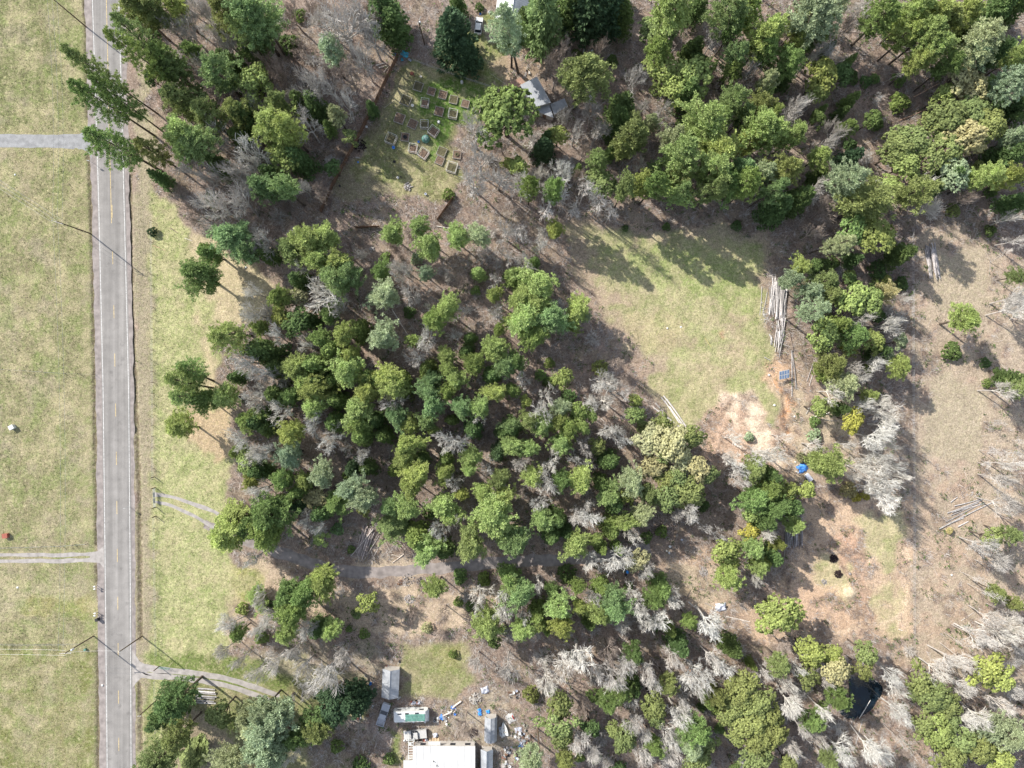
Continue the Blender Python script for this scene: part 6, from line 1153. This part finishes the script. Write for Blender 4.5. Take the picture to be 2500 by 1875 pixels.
heap(src('C3', 1650, 1575), 1.1, 110, 'stone', 'heap of pinkish stones on the bare ground below the gravel end', 'stone heap', 'stone_heap', .3, 3); heap(src('D2', 1312, 232), 1.2, 130, 'stone', 'heap of split wood and stones below the gravel drive', 'stone heap', 'stone_heap', .3, 4)
heap(src('D2', 1300, 70), 1.6, 50, 'stone', 'scattered stones at the lower edge of the gravel drive', 'stone heap', 'stone_heap', .25, 5); heap(src('D2', 1405, 80), .9, 40, 'char', 'dark stump debris right of the scattered stones', 'debris pile', 'debris_pile', .25, 6)
heap(src('D2', 1235, 95), .7, 20, 'brownwood', 'rotten stump at the lower edge of the gravel drive', 'stump', 'stump', .4, 7); heap(src('D4', 525, 85), .7, 40, 'stone', 'small heap of stones left of the dirt mound', 'stone heap', 'stone_heap', .25, 8)
heap(src('A2', 900, 1230), 1.5, 90, 'char', 'dark debris heap on the broken part of the garden fence', 'debris pile', 'debris_pile', .3, 9); heap(src('A2', 1300, 1575), 1.1, 60, 'stone', 'pale rubble heap at the bottom of the garden', 'rubble', 'rubble_heap', .35, 10)
heap(JUNK(150, 350), 1.4, 70, 'greywood', 'heap of grey boards and rubble on the grass', 'rubble', 'rubble_heap', .4, 11); heap(JUNK(130, 1000), 1.2, 60, 'char', 'dark brush heap beside the mobile home', 'brush heap', 'brush_heap', .3, 12)
heap(src('C4', 740, 1590), .01, 1, 'stone', 'single stone in the lower right yard', 'stone', 'stone', .5, 13); heap(src('B2', 1000, 480), .7, 25, 'stone', 'small pale stump in the sandy patch of the wood', 'stump', 'stump', .35, 14)
for i, (reg, x, y) in enumerate((('B4', 60, 1540), ('C4', 105, 170), ('C4', 275, 265), ('B3', 1345, 1145), ('B3', 1460, 1135), ('A1', 130, 1475), ('D1', 150, 135), ('B4', 250, 650), ('D1', 865, 960), ('D4', 1600, 30), ('B1', 2075, 630))):
    mb = MB().lathe((0, 0, 0), [(.2, 0), (.27, .08), (.2, .2), (.06, .26)], 9, RO.uniform(.8, 1.3), 1); o = mb.build('pale_rock', M['white']); p = src(reg, x, y); o.location = (*W(*p), 0); pend(o, 'small pale rock', 'rock', *p, 'pale rocks on open ground')
# ================================================================ STUFF: undergrowth twigs, fallen sticks, grass tufts
def vcol(me, cols, n):
    a = me.color_attributes.new('Tone', 'FLOAT_COLOR', 'POINT'); a.data.foreach_set('color', np.repeat(np.concatenate([cols, np.ones((len(cols), 1))], 1), n, 0).astype(np.float32).ravel())
def tone_mat(name):
    m = bpy.data.materials.new(name); m.use_nodes = True; N = m.node_tree.nodes; L = m.node_tree.links; p = N['Principled BSDF']; p.inputs['Roughness'].default_value = .95; p.inputs['Specular IOR Level'].default_value = .08
    a = N.new('ShaderNodeVertexColor'); a.layer_name = 'Tone'; L.new(a.outputs[0], p.inputs['Base Color']); return m
TM = tone_mat('plant_litter')
rng = np.random.RandomState(9)
VG = veg; XI, YI = xs, ys; n0 = len(far)
def vegat(x, y):
    i = np.clip(((x - xs[0]) / G).astype(int), 0, len(xs) - 1) + n0; j = np.clip(((y - ys[0]) / G).astype(int), 0, len(ys) - 1) + n0
    return VG[i, j], hz[i, j], col[i, j]
def blades(x, y, z, dx, dy, dz, w):
    a = np.stack([x, y, z], 1); d = np.stack([dx, dy, dz], 1); s_ = np.stack([-dy, dx, np.zeros_like(dx)], 1); s_ /= np.linalg.norm(s_, axis=1)[:, None] + 1e-9; s_ = s_ * w[:, None]
    return np.stack([a - s_, a + s_, a + d + s_ * .4, a + d - s_ * .4], 1).reshape(-1, 3)
bad = [(DRIVE, 22), (DR2, 20)]
def okmask(x, y, roadgap=True):
    qx, qy = x / S + 1250, 937.5 - y / S; m = ~((qx > 200) & (qx < 335)); m &= ~((qy > 322) & (qy < 366) & (qx < 240)); m &= ~((np.abs(qy - 1362) < 22) & (qx < 250))
    for q, w in bad: m &= segdist(qx, qy, q) > w
    m &= ~inpoly(qx, qy, POND); return m
# undergrowth: small clumps of bare twigs and bits of green on the forest floor
N_ = 95000; x = rng.uniform(-128, 128, N_); y = rng.uniform(-97, 97, N_); v, h_, c_ = vegat(x, y)
qx, qy = x / S + 1250, 937.5 - y / S; clump = fbm(qx, qy, 45, 91, 3)
keep = (v < .18) & okmask(x, y) & (clump > .34) & (c_.sum(1) < 1.0); x, y, h_, clump = x[keep], y[keep], h_[keep], clump[keep]
n = len(x); K = 9; X_ = np.repeat(x, K) + rng.normal(0, .18, n * K); Y_ = np.repeat(y, K) + rng.normal(0, .18, n * K); Hh = np.repeat(h_, K)
a = rng.uniform(0, 6.28, n * K); l = rng.uniform(.35, 1.1, n * K); e = rng.uniform(.2, 1.2, n * K); sc = np.repeat(rng.uniform(.5, 1.8, n), K)
V_ = blades(X_, Y_, Hh - .02, np.cos(a) * l * np.cos(e) * sc, np.sin(a) * l * np.cos(e) * sc, l * np.sin(e) * sc, rng.uniform(.014, .034, n * K))
me = quads_mesh('undergrowth_twigs', V_, 4, TM); t = rng.rand(n, 1); base = np.where(rng.rand(n, 1) < .45, np.array([[.44, .41, .385]]), np.array([[.24, .185, .155]])) * (.7 + .6 * t); vcol(me, np.repeat(base, K, 0), 4)
o = bpy.data.objects.new('undergrowth', me); C.objects.link(o); tag(o, 'tangle of bare brown twigs covering the floor of the wood', 'undergrowth'); o['kind'] = 'stuff'
# low green ground cover in the wood
N_ = 30000; x = rng.uniform(-128, 128, N_); y = rng.uniform(-97, 97, N_); v, h_, c_ = vegat(x, y); qx, qy = x / S + 1250, 937.5 - y / S
keep = (v < .3) & okmask(x, y) & (fbm(qx, qy, 30, 95, 3) > .56) & (c_.sum(1) < 1.0); x, y, h_ = x[keep], y[keep], h_[keep]; n = len(x); K = 9
X_ = np.repeat(x, K) + rng.normal(0, .22, n * K); Y_ = np.repeat(y, K) + rng.normal(0, .22, n * K); Z_ = np.repeat(h_, K) + rng.uniform(0, .8, n * K)
V_ = leafcloud(np.stack([X_, Y_, Z_], 1), unit(rng, n * K, 1.0), .11, rng, .5, 1.3); me = quads_mesh('ground_cover', V_, 4, TM); vcol(me, np.repeat(np.array([[.075, .12, .035]]) * (.6 + .9 * rng.rand(n, 1)), K, 0), 4)
o = bpy.data.objects.new('ground_cover', me); C.objects.link(o); tag(o, 'low green plants scattered under the trees', 'ground cover'); o['kind'] = 'stuff'
# sticks and fallen wood, too many to count
N_ = 9000; x = rng.uniform(-128, 128, N_); y = rng.uniform(-97, 97, N_); v, h_, c_ = vegat(x, y); keep = (v < .35) & okmask(x, y); x, y, h_ = x[keep], y[keep], h_[keep]; n = len(x)
a = rng.uniform(0, 6.28, n); l = rng.gamma(2, .55, n); V_ = blades(x, y, h_ + .06, np.cos(a) * l, np.sin(a) * l, rng.uniform(0, .12, n), rng.uniform(.02, .045, n)); me = quads_mesh('fallen_sticks', V_, 4, TM); vcol(me, np.array([[.50, .45, .40]]) * (.5 + .7 * rng.rand(n, 1)), 4)
o = bpy.data.objects.new('fallen_sticks', me); C.objects.link(o); tag(o, 'pale sticks littering the forest floor', 'sticks'); o['kind'] = 'stuff'
# grass tufts of pasture and clearing
N_ = 150000; x = rng.uniform(-128, 128, N_); y = rng.uniform(-97, 97, N_); v, h_, c_ = vegat(x, y); keep = (v > .45) & okmask(x, y) & (rng.rand(N_) < v); x, y, h_, c_ = x[keep], y[keep], h_[keep], c_[keep]; n = len(x); K = 3
X_ = np.repeat(x, K) + rng.normal(0, .08, n * K); Y_ = np.repeat(y, K) + rng.normal(0, .08, n * K); a = rng.uniform(0, 6.28, n * K); l = rng.uniform(.08, .2, n * K)
V_ = blades(X_, Y_, np.repeat(h_, K) - .02, np.cos(a) * l, np.sin(a) * l, l * rng.uniform(.5, 1.4, n * K), rng.uniform(.03, .06, n * K)); me = quads_mesh('grass', V_, 4, TM)
mixv = rng.rand(n, 1); cc = c_ * (.75 + .5 * rng.rand(n, 1)); cc = np.where(mixv < .25, cc * np.array([[.75, 1.0, .6]]), cc); vcol(me, np.repeat(np.clip(cc, 0, .7), K, 0), 4)
o = bpy.data.objects.new('grass', me); C.objects.link(o); tag(o, 'rough pasture grass in tufts', 'grass'); o['kind'] = 'stuff'
# ================================================================ LABELS that say which one
ORD = ['nearest', 'second nearest', 'third nearest', 'fourth nearest', 'fifth nearest', 'sixth nearest', 'seventh nearest', 'eighth nearest', 'ninth nearest', 'tenth nearest']
def side(px_, py_, a, b):
    dx, dy = px_ - a, py_ - b
    return ('right of' if dx > 0 else 'left of') if abs(dx) > abs(dy) else ('below' if dy > 0 else 'above')
NTH = ['first', 'second', 'third', 'fourth', 'fifth', 'sixth', 'seventh', 'eighth', 'ninth', 'tenth', 'eleventh', 'twelfth', 'thirteenth', 'fourteenth', 'fifteenth', 'sixteenth', 'seventeenth', 'eighteenth', 'nineteenth', 'twentieth']
rank = {}
for nm, a, b in LM:
    bk = {}
    for k, (o, d, cat, px_, py_, g) in enumerate(PEND): bk.setdefault((d, side(px_, py_, a, b)), []).append((math.hypot(px_ - a, py_ - b), k))
    for (d, s_), L_ in bk.items():
        L_.sort()
        for i, (dist, k) in enumerate(L_): rank.setdefault(k, []).append((i * 90 + dist, i, len(L_), nm, s_))
for k, (o, d, cat, px_, py_, g) in enumerate(PEND):
    sc_, i, n_, nm, s_ = min(rank[k])
    q = ORD[i] if i < 10 else f'{NTH[min(i, 19)]} nearest'
    tag(o, f'{d} {s_} {nm}' if n_ == 1 else f'{d}, {q}, {s_} {nm}', cat, g)
def relabel(group, noun, tail, parts=3, horiz=False):
    """the logs of a heap: which part of the heap, then counted from the left (or from the top)"""
    L_ = [o for o in C.objects if o.get('group') == group and not o.parent]
    L_.sort(key=lambda o: o.location.x if horiz else -o.location.y); n = len(L_); seen = set()
    names = {1: [''], 2: ['left half', 'right half'] if horiz else ['upper half', 'lower half'], 3: ['left third', 'middle third', 'right third'] if horiz else ['upper third', 'middle third', 'lower third'],
             5: ['top fifth', 'second fifth', 'middle fifth', 'fourth fifth', 'bottom fifth']}[parts]
    for q in range(parts):
        S_ = L_[n * q // parts:n * (q + 1) // parts]; S_.sort(key=(lambda o: -o.location.y) if horiz else (lambda o: o.location.x))
        for i, o in enumerate(S_): o['label'] = f"{NTH[i] if i < 20 else 'number ' + str(i + 1)} {noun} from the {'top' if horiz else 'left'}" + (f", {names[q]} of {tail}" if parts > 1 else f" in {tail}")
relabel('logs of the big grey pile', 'silver log', 'the big grey log pile', 5)
relabel('wood chunks beside the big log pile', 'wood chunk', 'those beside the log pile')
relabel('logs of the stack above the gravel drive', 'log', 'the slanting stack above the drive')
relabel('branches of the brush heap', 'branch', 'the brush heap right of the stack')
relabel('long logs beside the clearing', 'long log', 'the bundle left of the clearing', 1)
relabel('branches at the end of the long logs', 'thin branch', 'the tangle above the long logs', 1)
relabel('logs of the half hidden stack', 'log', 'the half hidden stack at right')
relabel('logs of the fanned heap at right', 'log', 'the fanned heap at right', 1, True)
relabel('branches above the fanned logs', 'thin branch', 'the brush above the fanned logs', 2, True)
relabel('logs of the far right stack', 'dark log', 'the stack at far right')
relabel('timbers of the roadside stack', 'squared timber', 'the stack by the lower drive', 1, True)
relabel('planks left of the gabled shed', 'brown plank', 'the pile left of the shed', 1)
relabel('planks under the blue tarp', 'plank end', 'the heap under the blue tarp', 1)
print('trees', len(TREES), 'pending', len(PEND), 'objects', len(bpy.data.objects))
